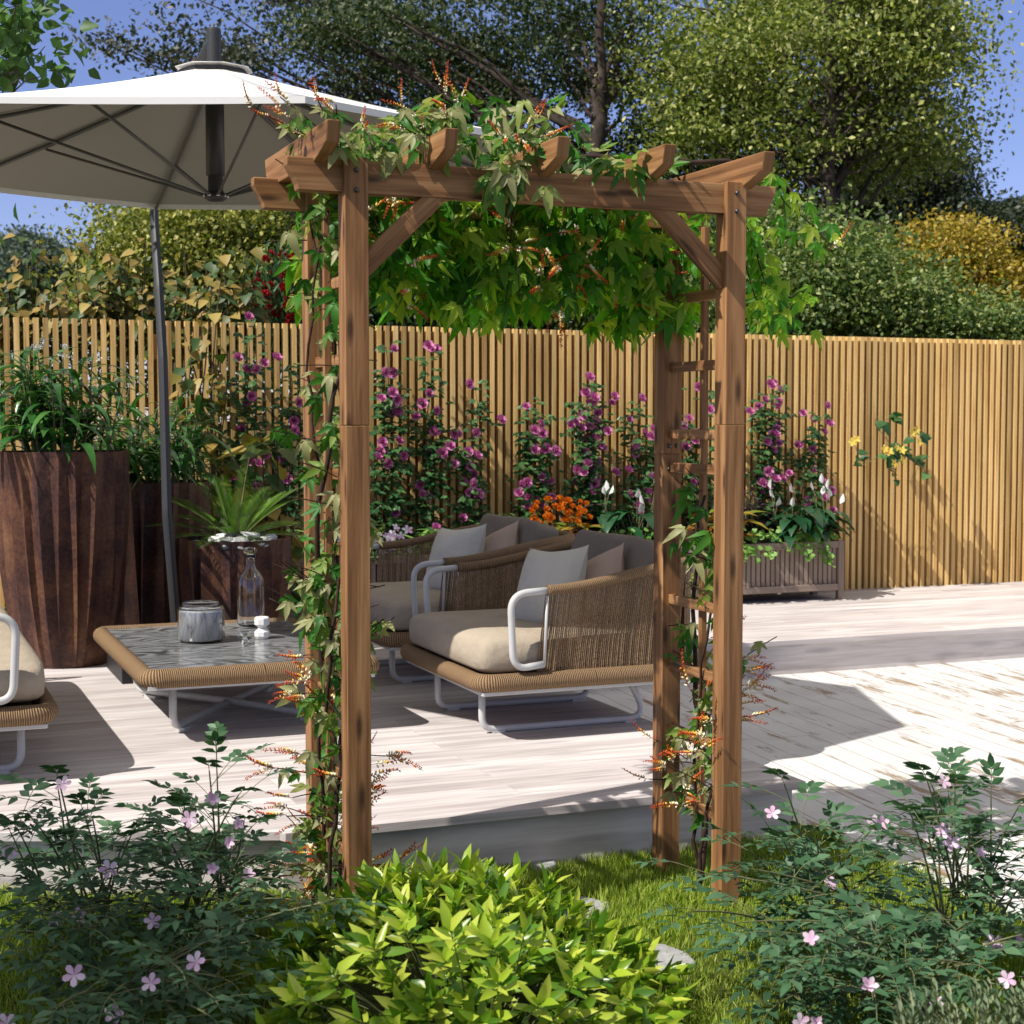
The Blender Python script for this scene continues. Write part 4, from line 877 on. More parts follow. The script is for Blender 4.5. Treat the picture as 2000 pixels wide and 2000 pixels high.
tree('broad_tree', 'broad olive green tree filling the sky at the upper right', ground_at(1560, 14.6), [(1500, 120, 260, 170, 15.5, 1.8, 75), (1560, -60, 220, 120, 15.5, 1.5, 40), (1730, 130, 110, 90, 15.3, 1.0, 22), (1680, 20, 110, 90, 15.4, 1.0, 22), (1420, 290, 220, 90, 15.6, 1.3, 40), (1650, 270, 120, 80, 15.5, 1.0, 22), (1300, 130, 150, 150, 15.8, 1.3, 31)], M['olive'], 0.055, 304, .23, trunk_line(1560, 14.6, -60), .10)
tree('lit_tree', 'yellow green tree catching the sun behind the parasol mast', ground_at(330, 13), [(330, 480, 130, 95, 13, .9, 85), (260, 580, 120, 80, 12.9, .8, 60), (420, 420, 110, 60, 13.2, .8, 50), (440, 560, 110, 90, 13.1, .8, 60)], M['lime'], 0.046, 265, .20, trunk_line(330, 13, 430), .06)
tree('evergreen_tree', 'dense dark evergreen tree just left of the arbor behind the fence', ground_at(560, 14), [(560, 470, 160, 110, 14, 1.0, 100), (690, 560, 150, 110, 14, 1.0, 90), (480, 590, 140, 90, 13.8, .9, 60)], M['dark'], 0.046, 307, .22, trunk_line(560, 14, 420), .07)
tree('shade_tree', 'deep green tree behind the hanging vine curtain of the arbor', ground_at(900, 14.5), [(860, 520, 150, 130, 14.5, 1.0, 110), (1010, 540, 130, 110, 14.5, 1.0, 80)], M['dark'], 0.046, 307, .22, trunk_line(900, 14.5, 440), .07)
tree('leafy_tree', 'mid green leafy tree behind the right arbor post', ground_at(1260, 14), [(1180, 560, 130, 90, 14, .9, 70), (1320, 510, 130, 110, 14, 1.0, 90), (1440, 480, 90, 80, 13.8, .8, 50)], M['hedge'], 0.046, 292, .22, trunk_line(1260, 14, 450), .07)
tree('laurel_tree', 'sunlit green tree with glossy leaves above the plain right stretch of fence', ground_at(1560, 13), [(1500, 560, 140, 90, 13, .9, 95), (1640, 580, 140, 70, 13, .9, 80), (1560, 500, 120, 60, 13.1, .8, 60), (1420, 600, 90, 60, 12.9, .8, 40), (1760, 615, 120, 45, 13, .7, 45), (1890, 630, 80, 35, 13, .6, 26)], M['hedge'], 0.046, 265, .19, trunk_line(1560, 13, 500), .07)
tree('pine_tree', 'grey green pine behind the sunlit tree at the right', ground_at(1690, 21), [(1690, 350, 120, 50, 21, 1.2, 60), (1640, 420, 120, 60, 21, 1.2, 70), (1730, 430, 130, 60, 21, 1.2, 70), (1660, 300, 70, 40, 21, .8, 24), (1750, 330, 60, 40, 21, .8, 20)], M['pine'], 0.071, 236, .24, trunk_line(1690, 21, 250), .12)
tree('golden_tree', 'golden yellow tree near the right edge above the fence', ground_at(1830, 14), [(1800, 480, 60, 65, 14, .6, 42), (1850, 560, 85, 70, 14, .7, 70), (1770, 590, 60, 50, 13.9, .6, 30), (1910, 590, 50, 60, 14, .6, 30)], M['gold'], 0.046, 209, .17, trunk_line(1830, 14, 470), .05)
tree('far_pine', 'dark pine at the right edge behind the golden tree', ground_at(1915, 24), [(1890, 430, 70, 35, 24, 1.2, 34), (1930, 490, 90, 50, 24, 1.2, 50), (1850, 410, 40, 20, 24, .8, 12), (1980, 470, 60, 50, 24, 1, 30), (1925, 570, 110, 60, 24, 1, 50)], M['pine'], 0.077, 224, .24, trunk_line(1915, 24, 390), .12)
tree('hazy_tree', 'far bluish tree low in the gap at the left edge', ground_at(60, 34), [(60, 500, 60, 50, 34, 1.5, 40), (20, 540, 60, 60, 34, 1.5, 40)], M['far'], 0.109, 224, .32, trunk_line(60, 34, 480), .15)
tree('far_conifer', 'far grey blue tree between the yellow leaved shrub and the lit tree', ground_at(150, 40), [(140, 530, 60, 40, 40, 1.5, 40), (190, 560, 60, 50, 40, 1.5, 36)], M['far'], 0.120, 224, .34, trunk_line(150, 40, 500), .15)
tree('garden_ash', 'light green broad leaved tree reaching in at the upper left corner', D_(-170, 640, 7.6)*1.0, [(20, 40, 70, 60, 7.5, .35, 16), (-60, 100, 90, 90, 7.6, .4, 34), (62, 120, 24, 40, 7.5, .2, 5), (-25, 420, 24, 40, 7.5, .25, 4), (-10, -30, 80, 40, 7.5, .3, 14)], M['ash'], .078, 9, .10, [Vector((D_(-170, 640, 7.6).x, D_(-170, 640, 7.6).y, DZ)), D_(-160, 500, 7.6), D_(-120, 250, 7.6), D_(-90, 0, 7.6)], .05, tmpl=T_HEART[1], group=None)
# a tree that stands left of the picture and shades the near left corner of the lawn
t = thing('maple_tree', 'leafy tree on the lawn beyond the left edge, shading the near grass', 'tree', (-3.55, 2.5, 0)); L = Leaves()
cs = unit(95)*(.4+.6*G.random((95, 1))**.5)*np.array([1.15, .75, .95])+np.array([0, .1, 4.0])
for cc in cs:
    k = 70; L.add(T_FOLD, cc+G.normal(size=(k, 3))*.17, unit(k)+np.array([0, 0, -.3]), unit(k)+np.array([0, 0, .8]), .10*G.uniform(.7, 1.3, k))
L.build('crown', M['hedge'], t); m = MB(); m.tube([(0, 0, -.05), (.03, .02, 1.5), (0, .08, 3.0), (.05, .1, 4.3)], lambda q: .09*(1-.6*q), 9)
for cc in cs[::9]: m.tube(stalk_path((.02, .06, 2.7+rnd.random()*.8), Vector(cc), .15, 5), lambda q: .022*(1-.8*q), 5, cap=False)
m.build('trunk', M['bark'], t)
t = thing('privet_hedge', 'dark clipped hedge glimpsed between the slats of the left fence', 'hedge', (0, 10.35, 0)); L = Leaves(); m = MB()
k = 26000; P = np.c_[G.uniform(-3, 2.9, k), G.uniform(-.25, .35, k), G.uniform(.02, 1.82, k)+.08*np.sin(np.arange(k))]; L.add(T_FOLD, P, unit(k)+np.array([0, -.3, .2]), unit(k)+np.array([0, -.6, .6]), G.uniform(.05, .09, k)); L.build('foliage', M['hedge'], t)
for u in np.arange(-2.8, 2.8, .35): m.tube([(u, .05, -.03), (u+.03, .06, .9), (u-.02, .04, 1.6)], .014, 5)
m.build('stems', M['bark'], t)
# yellowing shrub growing up behind and over the left part of the fence
def cane_shrub(name, label, cat, mat, canes, leaf, size, nleaf, stem='stem', droop=-.5, group=None):
    b = canes[0][0]; t = thing(name, label, cat, tuple(b), 0, group); L = Leaves(); st = MB(); b = Vector(b)
    for a, e in canes:
        p = stalk_path(a, e, .25, 8); st.tube([q-b for q in p], lambda z: .007*(1-.7*z)+.0012, 5, cap=False)
        for i in range(nleaf):
            q = p[0].lerp(p[-1], 0); k = rnd.uniform(.25, 1)*8; k0 = int(min(7, k)); q = p[k0].lerp(p[k0+1], k-k0); a2 = rnd.uniform(0, 6.28); r = rnd.uniform(.01, .11)
            q = q+Vector((math.cos(a2)*r, math.sin(a2)*r*.6, rnd.uniform(-.05, .05)))
            L.add(rnd.choice(leaf), [V3(q-b)], [[math.cos(a2), math.sin(a2), droop+rnd.uniform(-.5, .5)]], [[rnd.uniform(-.6, .6), -.6, 1]], size*rnd.uniform(.6, 1.3))
    L.build('foliage', M[mat], t); st.build('stem', M[stem], t); return t
cn_ = [(D_(x, 700, 9.85), D_(x+rnd.uniform(-25, 25), y, 9.9+rnd.uniform(-.15, .25))) for x in range(-10, 470, 17) for y in (rnd.choice((455, 480, 510, 530, 550)), 560+rnd.uniform(-20, 20))]
cane_shrub('yellowing_shrub', 'shrub of yellowing leaves growing along the back of the left fence', 'shrub', 'yleaf', cn_, T_HEART, .085, 26)
cn_ = [(Vector((1.66+rnd.uniform(-.1, .5), 9.2, DZ)), at_v(x*K, y*K, 9.2+rnd.uniform(-.1, .08))) for x, y in ((345, 620), (360, 680), (380, 590), (400, 540), (410, 640), (365, 740), (350, 700), (420, 500), (395, 700), (430, 720))]
cane_shrub('yellowing_climber', 'yellowing leafy climber in front of the fence right of the parasol mast', 'climber', 'yleaf', cn_, T_HEART, .09, 24)
cn_ = [(Vector((2.08, 8.75, DZ)), at_v(x*K, y*K, 8.7)) for x, y in ((490, 800), (520, 830), (550, 860), (480, 870), (560, 960), (500, 910), (540, 990))]
cane_shrub('golden_plant', 'plant with large yellow leaves behind the palm pot', 'plant', 'yleaf', cn_, T_HEART, .17, 7)
rs = plant('red_berry_shrub', 'shrub dotted with small red blooms above the fence left of the arbor', 'shrub', D_(545, 700, 10.3)); L = Leaves(); st = MB(); nb = 0
for i in range(46):
    e = D_(rnd.uniform(478, 600), rnd.uniform(470, 600), 10.3+rnd.uniform(-.2, .2)); p = stalk_path(D_(545+rnd.uniform(-40, 40), 720, 10.3), e, .1, 6); st.tube([q-rs.location for q in p], .004, 4, cap=False)
    for k in range(40):
        q = p[rnd.randint(2, 6)]+Vector((rnd.gauss(0, .035), rnd.gauss(0, .03), rnd.gauss(0, .04))); L.add(T_LANCE[1], [V3(q-rs.location)], [[rnd.uniform(-1, 1), rnd.uniform(-.6, .4), 1]], [[rnd.uniform(-.5, .5), -1, .4]], rnd.uniform(.04, .075))
    for k in range(2): flower('red_bloom', rs, p[-1-k]+Vector((rnd.uniform(-.03, .03), -.03, rnd.uniform(-.03, .03))), (rnd.uniform(-.4, .4), -1, .6), rnd.uniform(.034, .052))
L.build('foliage', M['roseleaf'], rs); st.build('stem', M['stem'], rs)

# ------------------------------------------------------------------ plants in the pots
def strap_plant(label, c, z0, h, r, n, lean=(0, 0)):
    t = plant('strap_leaved_plant', label, 'potted plant', (c[0], c[1], z0), 'strap leaved plants in the pots'); L = Leaves(); st = MB(); FLW = Leaves()
    shapes = [strap(.075, .9, 1.5), strap(.08, .6, 1.8), strap(.07, 1.1, 1.3), strap(.08, .4, 1.4)]
    for i in range(n):
        a = rnd.uniform(0, 6.28); rr = r*math.sqrt(rnd.random()); b = Vector((rr*.75*math.cos(a), rr*.75*math.sin(a), 0)); hh = h*rnd.uniform(.45, 1.05)*(1.1-.35*rr/r); e = b*1.5+Vector((lean[0]*hh, lean[1]*hh, hh)); p = stalk_path(b, e, .06, 7); st.tube(p, lambda z: .006-.003*z, 5, cap=False)
        nl = int(7+hh*10)
        for k in range(nl):
            q = .18+.82*k/nl; x = q*7; k0 = min(6, int(x)); pt = p[k0].lerp(p[k0+1], x-k0); an = k*2.4+a; d = [math.cos(an), math.sin(an), .15+.4*(q)]; L.add(rnd.choice(shapes), [V3(pt)], [[math.cos(an), math.sin(an), .05]], [[0, 0, 1]], rnd.uniform(.22, .38)*(1.05-.3*q))
        if rnd.random() < .55:
            tip = p[-1]; d = Vector((rnd.uniform(-.1, .1), rnd.uniform(-.1, .1), 0))
            pp = [tip, tip+Vector((0, 0, .06))+d*.4, tip+Vector((0, 0, .075))+d, tip+Vector((0, 0, .06))+d*1.6]; st.tube(pp, .0015, 4, cap=False); kk = 26; q = G.random(kk); P = np.array([V3(pp[1].lerp(pp[3], x)) for x in q])+G.normal(size=(kk, 3))*.006; FLW.add(T_RHOMB, P, unit(kk), unit(kk), .011)
    L.build('foliage', M['strapleaf'], t); st.build('stem', M['greenstem'], t)
    if FLW.n: FLW.build('flower_sprays', M['white'], t)
    return t
strap_plant('arching strap leaved plant overflowing the tallest rusty pot', (.855, 7.98), DZ+1.01, .56, .30, 30)
strap_plant('arching strap leaved plant in the pot behind the parasol mast', (1.40, 8.60), DZ+.83, .52, .33, 30)
# palm in the low pot
pt_ = plant('small_palm', 'small bright green palm with feathery fronds in the low pot', 'palm', (1.70, 7.98, DZ+.575)); L = Leaves(); st = MB()
for i in range(26):
    a = i*2.4; el = rnd.uniform(.25, 1.45); ln = rnd.uniform(.34, .47); d = Vector((math.cos(a)*math.cos(el), math.sin(a)*math.cos(el), math.sin(el))); pth = []; p = Vector((.02*math.cos(a), .02*math.sin(a), 0))
    for k in range(15): pth.append(p.copy()); p = p+d*ln/14; d = (d+Vector((0, 0, -.045))).normalized()
    st.tube(pth, lambda z: .004-.003*z, 4, cap=False)
    for k in range(2, 46):
        q = k/46*14; k0 = min(13, int(q)); pp = pth[k0].lerp(pth[k0+1], q-k0); tn = (pth[k0+1]-pth[k0]).normalized(); sd = tn.cross(Vector((0, 0, 1))).normalized(); f = math.sin(k/46*PI)**.6*.085
        for s in (1, -1): L.add(lance(.03, .1, .01), [V3(pp)], [V3(sd*s*.75+tn*.75+Vector((0, 0, .28)))], [V3(Vector((0, 0, 1)))], f)
L.build('fronds', M['palm'], pt_); st.build('stem', M['greenstem'], pt_)

# ------------------------------------------------------------------ climbing roses on the fence
def rose_climber(label, cx, w, top, bottom, nst, nfl, tops=None, leaf=1.0):
    b = at_v(cx*K, bottom*K, 9.24); t = plant('climbing_rose', label, 'climbing rose', (b.x, 9.24, DZ), 'climbing roses on the fence'); L = Leaves(); st = MB(); nodes = []
    for i in range(nst):
        x0 = cx+rnd.uniform(-.35, .35)*w; x1 = cx+(rnd.uniform(-.5, .5)*w if nst > 1 else 0); y1 = top+(abs(x1-cx)/(w/2+1))*(bottom-top)*.35+rnd.uniform(0, .16)*(bottom-top)
        if i == 0: x1, y1 = cx, top
        p = [at_v((x0+(x1-x0)*q+8*math.sin(q*9+i))*K, (1060+(y1-1060)*q)*K, 9.30-.12*rnd.random()) for q in np.linspace(0, 1, 12)]; p[0].z = max(p[0].z, DZ+.1)
        st.tube([q-t.location for q in p], lambda z: .005-.003*z, 5, cap=False); nodes.append(p)
        for k in range(int(95*leaf)):
            q = rnd.uniform(0.02, 1)*11; k0 = min(10, int(q)); pp = p[k0].lerp(p[k0+1], q-k0)+Vector((rnd.gauss(0, .05), rnd.uniform(-.09, .03), rnd.gauss(0, .035)))
            a = rnd.uniform(0, 6.28); yd = Vector((math.cos(a), -abs(math.sin(a))*.7, rnd.uniform(-.7, .2)))
            for s in (-.8, 0, .8):
                c_, s_ = math.cos(s), math.sin(s); L.add(T_LEAFLET[0], [V3(pp-t.location)], [[yd.x*c_-yd.y*s_, yd.x*s_+yd.y*c_, yd.z]], [[rnd.uniform(-.4, .4), -.7, .9]], rnd.uniform(.036, .066))
    for k in range(int(nfl*.72)):
        p = nodes[k % nst]; q = (1 if k < nst else rnd.uniform(.2, 1)**.75)*11; k0 = min(10, int(q)); pp = p[k0].lerp(p[k0+1], q-k0)+Vector((rnd.gauss(0, .055), -rnd.uniform(.04, .11), rnd.gauss(0, .04))); flower('rose_bloom', t, pp, (rnd.uniform(-.6, .5), -1, rnd.uniform(0, .9)), rnd.uniform(.042, .056))
    L.build('foliage', M['roseleaf'], t); st.build('stem', M['stem'], t); return t
for a in (('climbing rose with sparse pink blooms left of the arbor, among yellow leaves', 462, 70, 615, 1000, 3, 20), ('climbing rose with pink blooms just left of the left arbor post', 545, 60, 690, 1000, 3, 12), ('climbing rose just right of the left arbor posts', 725, 80, 655, 1010, 4, 26), ('tallest climbing rose seen through the arch, left part', 806, 75, 645, 1010, 4, 26), ('slim climbing rose standing apart left of the middle of the arch', 892, 70, 730, 1010, 3, 24), ('climbing rose with round clusters over the back rope chair', 1005, 80, 770, 1000, 4, 32), ('fullest climbing rose, dense with blooms at the middle of the arch', 1108, 110, 722, 1000, 6, 58), ('climbing rose just left of the right back arbor post', 1200, 75, 760, 1000, 4, 26), ('climbing rose seen through the right ladder of the arbor', 1325, 70, 730, 1000, 4, 18), ('climbing rose just right of the right arbor post', 1445, 80, 722, 990, 5, 40), ('last climbing rose towards the plain fence, above the white lilies', 1528, 60, 762, 990, 3, 22)): rose_climber(*a)
# yellow vine on the plain stretch
b = at_v(1690*K, 870*K, 9.2); yv = plant('yellow_vine', 'small vine with yellow blooms on the plain right stretch of fence', 'vine', (b.x, 9.2, b.z)); L = Leaves(); st = MB()
for pts in (((1760, 905), (1720, 860), (1690, 850), (1650, 800), (1655, 785)), ((1690, 850), (1720, 815), (1755, 820)), ((1700, 860), (1660, 860), (1625, 880), (1612, 835)), ((1655, 800), (1685, 785), (1700, 790)), ((1690, 850), (1685, 885), (1690, 905)), ((1700, 845), (1740, 870))):
    P = [at_v(x*K, y*K, 9.2+rnd.uniform(-.1, .08)) for x, y in pts]; st.tube([p-yv.location for p in round_path(P, .05, 3)], .0025, 5, cap=False)
    for k in range(7):
        j = rnd.randint(0, len(P)-2); p = P[j].lerp(P[j+1], rnd.random()); L.add(T_HEART[0], [V3(p-yv.location)], [[rnd.uniform(-1, 1), -.4, rnd.uniform(-.7, .3)]], [[rnd.uniform(-.3, .3), -.8, .8]], rnd.uniform(.06, .12))
for x, y in ((1608, 835), (1615, 830), (1668, 848), (1676, 852), (1690, 845), (1702, 850), (1720, 818), (1728, 812), (1733, 835), (1685, 875), (1700, 868)): flower('yellow_bloom', yv, at_v(x*K, y*K, 9.1), (rnd.uniform(-.5, .5), -1, .3), rnd.uniform(.038, .052))
L.build('foliage', M['roseleaf'], yv); st.build('stem', M['greenstem'], yv)

# ------------------------------------------------------------------ planter contents
PZ = DZ+.35
def lilies(label, c, r, n, fl):
    t = plant('peace_lily', label, 'lily', (c[0], c[1], PZ), 'peace lilies in the planters'); L = Leaves(); st = MB()
    for i in range(n):
        a = rnd.uniform(0, 6.28); q = rnd.random(); b = Vector((r[0]*rnd.uniform(-1, 1)*.6, r[1]*rnd.uniform(-1, 1)*.6, 0)); e = b+Vector((math.cos(a)*.10, math.sin(a)*.09, rnd.uniform(.08, .26))); p = stalk_path(b, e, .1, 4); st.tube(p, .0025, 4, cap=False)
        L.add(strap(.24, .5, 1.5, 6, .3), [V3(e)], [[math.cos(a), math.sin(a)-.2, 0]], [[0, 0, 1]], rnd.uniform(.17, .26))
    L.build('foliage', M['lily'], t)
    for i in range(fl):
        b = Vector((r[0]*rnd.uniform(-1, 1), r[1]*rnd.uniform(-1, 1)*.5, 0)); e = b+Vector((rnd.uniform(-.08, .08), rnd.uniform(-.08, .03), rnd.uniform(.24, .43))); p = stalk_path(b, e, .08, 5); st.tube(p, .0025, 4, cap=False); flower('white_spathe', t, t.location+p[-1], (rnd.uniform(-.25, .25), rnd.uniform(-.5, .1), 1), rnd.uniform(.06, .085))
    st.build('stem', M['greenstem'], t)
lilies('white peace lily at the right end of the planter by the plain fence', (5.72, 9.02), (.27, .13), 80, 11)
lilies('white peace lily in the planter, seen just left of the right back arbor post', (4.42, 9.02), (.2, .13), 56, 8)
def tuft(name, label, cat, c, mat, tmpl, n, h, spread, size, group=None, dr=.2):
    t = plant(name, label, cat, (c[0], c[1], PZ), group); L = Leaves(); st = MB()
    for i in range(n):
        a = rnd.uniform(0, 6.28); r = spread*math.sqrt(rnd.random()); e = Vector((r*math.cos(a), r*.7*math.sin(a), rnd.uniform(.15, 1)*h*(1-.4*(r/spread)**2))); p = stalk_path((e.x*.5, e.y*.5, 0), e, .1, 4); st.tube(p, .002, 4, cap=False)
        for k in range(5):
            an = a+k*1.3; L.add(tmpl, [V3(p[-1-(k % 3)])], [[math.cos(an), math.sin(an), rnd.uniform(-dr, .7)]], [[0, -.2, 1]], size*rnd.uniform(.7, 1.2))
    L.build('foliage', M[mat], t); st.build('stem', M['greenstem'], t); return t
tuft('purple_coleus', 'dark purple leaved plant beside the lilies in the right planter', 'plant', (5.36, 9.08), 'purple', T_LANCE[0], 46, .42, .15, .085)
tuft('purple_coleus', 'dark purple leaved plant left of the lilies behind the front rope chair', 'plant', (4.20, 9.10), 'purple', T_LANCE[0], 40, .36, .14, .085)
tuft('bromeliad', 'red and green bromeliad beside the right arbor post', 'bromeliad', (5.12, 9.0), 'brom', T_LANCE[2], 26, .30, .16, .16)
tuft('bromeliad', 'red and green bromeliad between the orange flowers and the purple plant', 'bromeliad', (4.02, 8.98), 'brom', T_LANCE[2], 22, .26, .14, .15)
og = tuft('marigold', 'bushy plant covered with orange blooms above the rope chairs', 'marigold', (3.68, 9.0), 'roseleaf', T_LANCE[1], 90, .28, .24, .055)
for i in range(44):
    x = rnd.uniform(995, 1112); y = 936+abs(x-1055)*.25+rnd.uniform(0, 46); flower('orange_bloom', og, at_v(x*K, y*K, 8.95+rnd.uniform(-.12, .1)), (rnd.uniform(-.5, .5), -.8, .8), rnd.uniform(.028, .038))
pn = tuft('petunia', 'low plant with white and pink blooms behind the back rope chair', 'petunia', (2.62, 8.95), 'roseleaf', T_LANCE[1], 70, .16, .3, .05)
for i in range(34): flower('petunia_bloom', pn, Vector((2.62+rnd.uniform(-.32, .32), 8.86+rnd.uniform(-.12, .08), PZ+rnd.uniform(.07, .22))), (rnd.uniform(-.5, .5), -.8, .7), rnd.uniform(.026, .038))
tuft('spider_plant', 'bright green narrow leaved plant at the left of the planter behind the back chair', 'plant', (2.40, 8.98), 'creeper', lance(.06, .3, .02), 26, .20, .10, .17)
tuft('spider_plant', 'bright green narrow leaved plant above the back rope chair cushions', 'plant', (3.10, 8.98), 'creeper', lance(.06, .3, .02), 26, .20, .10, .17)
def creeper(label, u0, u1, n, c):
    t = plant('trailing_creeper', label, 'creeper', (c, 8.9, PZ), 'bright creepers along the planters'); L = Leaves(); st = MB()
    for i in range(n):
        u = rnd.uniform(u0, u1); dn = rnd.random() < .45; b = Vector((u-c, rnd.uniform(0, .15), 0)); e = b+Vector((rnd.uniform(-.06, .06), -.05-b.y-(.06 if dn else -.02), rnd.uniform(-.13, .03) if dn else rnd.uniform(.06, .15))); md = Vector((b.x, -.02, .07)); p = [b, md, e]; st.tube(p, .0015, 4, cap=False)
        for k in range(8): q = e.lerp(md, rnd.random()*.6)+Vector((rnd.gauss(0, .02), rnd.gauss(0, .015), rnd.gauss(0, .015))); L.add(lance(.42, .1, .05, .3, .7, .9), [V3(q)], [[rnd.uniform(-1, 1), -.5, rnd.uniform(-.7, .5)]], [[rnd.uniform(-.4, .4), -1, .9]], rnd.uniform(.026, .048))
    L.build('foliage', M['creeper'], t); st.build('stem', M['greenstem'], t)
creeper('light green creeper spilling over the planter under the white lilies', 5.0, 5.85, 44, 5.4)
creeper('light green creeper between the two rope chair backs', 3.75, 4.55, 50, 4.2)

# ------------------------------------------------------------------ shrubs in front
def wild_shrub(label, base, tips, group, blooms, dense=1.0):
    """thin arching canes with feathered leaves and flat pink blooms"""
    t = plant('wild_rose_bush', label, 'bush', base, group); L = Leaves(); st = MB(); ends = []; B = Vector(base)
    def compound(p, d, s):
        d = Vector(d).normalized(); sd = d.cross(Vector((0, 0, 1))); sd = sd.normalized() if sd.length > .05 else Vector((1, 0, 0)); up = sd.cross(d); n = 3; ln = .10*s; pts = [p+d*ln*q+Vector((0, 0, -.03*s*q*q)) for q in np.linspace(0, 1, 5)]; st.tube([x-B for x in pts], .0011, 3, cap=False)
        for k in range(n):
            q = .3+.62*k/(n-1); pp = p+d*ln*q+Vector((0, 0, -.03*s*q*q))
            for g_ in (1, -1):
                y = sd*g_*.85+d*.7+Vector((0, 0, rnd.uniform(-.25, .15))); L.add(rnd.choice(T_LEAFLET), [V3(pp-B)], [V3(y)], [V3(up+Vector((rnd.uniform(-.35, .35), rnd.uniform(-.35, .35), 0)))], .041*s*rnd.uniform(.8, 1.2))
        L.add(T_LEAFLET[1], [V3(pts[-1]-B)], [V3(d+Vector((0, 0, -.2)))], [V3(up)], .045*s)
    for tip in tips:
        b = B+Vector((rnd.gauss(0, .06), rnd.gauss(0, .06), 0)); p = stalk_path(b, tip, .35, 10, side=Vector((0, 0, 0))); st.tube([x-B for x in p], lambda z: .0036*(1-.75*z)+.0008, 5, cap=False); ends.append(p)
        for k in range(int(7*dense)):
            q = rnd.uniform(.22, 1)*10; k0 = min(9, int(q)); pp = p[k0].lerp(p[k0+1], q-k0); ax = (p[k0+1]-p[k0]).normalized(); a = rnd.uniform(0, 6.28); d = Vector((math.cos(a), math.sin(a), rnd.uniform(-.15, .4)))+ax*.5; e = pp+d.normalized()*rnd.uniform(.02, .09)
            st.tube([pp-B, e-B], .0012, 3, cap=False); compound(e, d, rnd.uniform(.75, 1.15))
        compound(p[-1], p[-1]-p[-2], 1.0)
    for x in blooms: flower('pink_bloom' if rnd.random() < .6 else 'half_bloom', t, x, (rnd.uniform(-.5, .4)-_s*.6, -1+rnd.uniform(-.2, .5), rnd.uniform(.1, .9)), rnd.uniform(.019, .025))
    L.build('foliage', M['shrub'], t); st.build('stem', M['greenstem'], t); return t
def tipset(lst, d, jit=.22): return [at_d(x*K, y*K, d+rnd.uniform(-jit, jit)) for x, y in lst]
jx = lambda lst, n, sx, sy: lst+[(x+rnd.uniform(-sx, sx), y+rnd.uniform(-sy, sy)) for x, y in lst if rnd.random() < n]
T1 = jx([(110, 1490), (60, 1545), (175, 1545), (20, 1570), (250, 1570), (120, 1600), (210, 1640)], .4, 30, 30); T2 = jx([(395, 1455), (450, 1500), (475, 1560), (345, 1530), (300, 1560), (400, 1580), (440, 1640), (330, 1640)], .4, 25, 28)
T3 = jx([(60, 1700), (150, 1720), (300, 1720), (420, 1700), (520, 1690), (560, 1720), (500, 1770), (380, 1780), (220, 1800), (100, 1790), (20, 1760)], .4, 40, 40); T4 = jx([(330, 1850), (200, 1890), (430, 1850), (110, 1900), (270, 1920), (60, 1940), (400, 1920)], .4, 40, 30)
fl = lambda lst, d: [at_d(x*K, y*K, d) for x, y in lst]
wild_shrub('dark green bush with pale pink blooms at the far left, against the deck', at_z(160*K, 1745*K, 0), tipset(T1, 3.95)+tipset(T3[:11:2], 3.7), 'wild rose bushes', fl([(120, 1480), (205, 1640), (105, 1735), (150, 1728), (22, 1610)], 3.75), 1.1)
wild_shrub('dark green bush with pink blooms, right half of the left clump, against the deck', at_z(370*K, 1745*K, 0), tipset(T2, 3.9)+tipset(T3[1::2], 3.7), 'wild rose bushes', fl([(400, 1505), (358, 1545), (448, 1555), (430, 1590), (405, 1640), (467, 1655), (288, 1738), (570, 1745), (470, 1740)], 3.7), 1.1)
wild_shrub('low shaded bush with pink blooms on the near lawn at the lower left', at_z(250*K, 1880*K, 0), tipset(T4, 3.3)+tipset(T3[11:], 3.45), 'wild rose bushes', fl([(140, 1840), (285, 1855), (370, 1815), (215, 1912), (160, 1950), (12, 1930), (45, 1970)], 3.2), 1.1)
T5 = jx([(1540, 1575), (1480, 1590), (1580, 1600), (1640, 1570), (1480, 1480), (1450, 1560), (1700, 1610), (1560, 1660)], .4, 32, 28); T6 = jx([(1750, 1475), (1790, 1500), (1870, 1500), (1920, 1525), (1900, 1590), (1830, 1560), (1870, 1640), (1760, 1570), (1720, 1540), (1920, 1660)], .4, 25, 28)
T7 = jx([(1380, 1575), (1340, 1650), (1310, 1720), (1420, 1640), (1470, 1700), (1400, 1740), (1520, 1740), (1600, 1720), (1660, 1760), (1760, 1720), (1860, 1760), (1920, 1790)], .4, 35, 35); T8 = jx([(1480, 1830), (1560, 1800), (1640, 1850), (1720, 1830), (1820, 1840), (1560, 1900), (1700, 1910), (1460, 1900), (1890, 1860)], .4, 40, 35)
wild_shrub('green bush with pale pink blooms beside the right arbor post', at_z(1560*K, 1770*K, 0), tipset(T5, 4.0)+tipset(T7[:12:2], 3.8), 'wild rose bushes', fl([(1457, 1535), (1568, 1668), (1650, 1555), (1543, 1765)], 3.75), 1.1)
wild_shrub('tallest green bush with pale pink blooms at the right edge, over the white floor', at_z(1800*K, 1800*K, 0), tipset(T6, 3.75)+tipset(T7[1:12:2], 3.6), 'wild rose bushes', fl([(1780, 1475), (1660, 1555), (1745, 1565), (1778, 1568), (1795, 1590), (1845, 1610), (1875, 1780), (1915, 1770)], 3.6), 1.1)
wild_shrub('low green bush with pink blooms on the near lawn at the lower right', at_z(1640*K, 1880*K, 0), tipset(T8, 3.3)+tipset(T7[12:], 3.45), 'wild rose bushes', fl([(1530, 1775), (1510, 1930), (1540, 1932), (1900, 1848), (1765, 1895), (1640, 1860)], 3.2), 1.1)
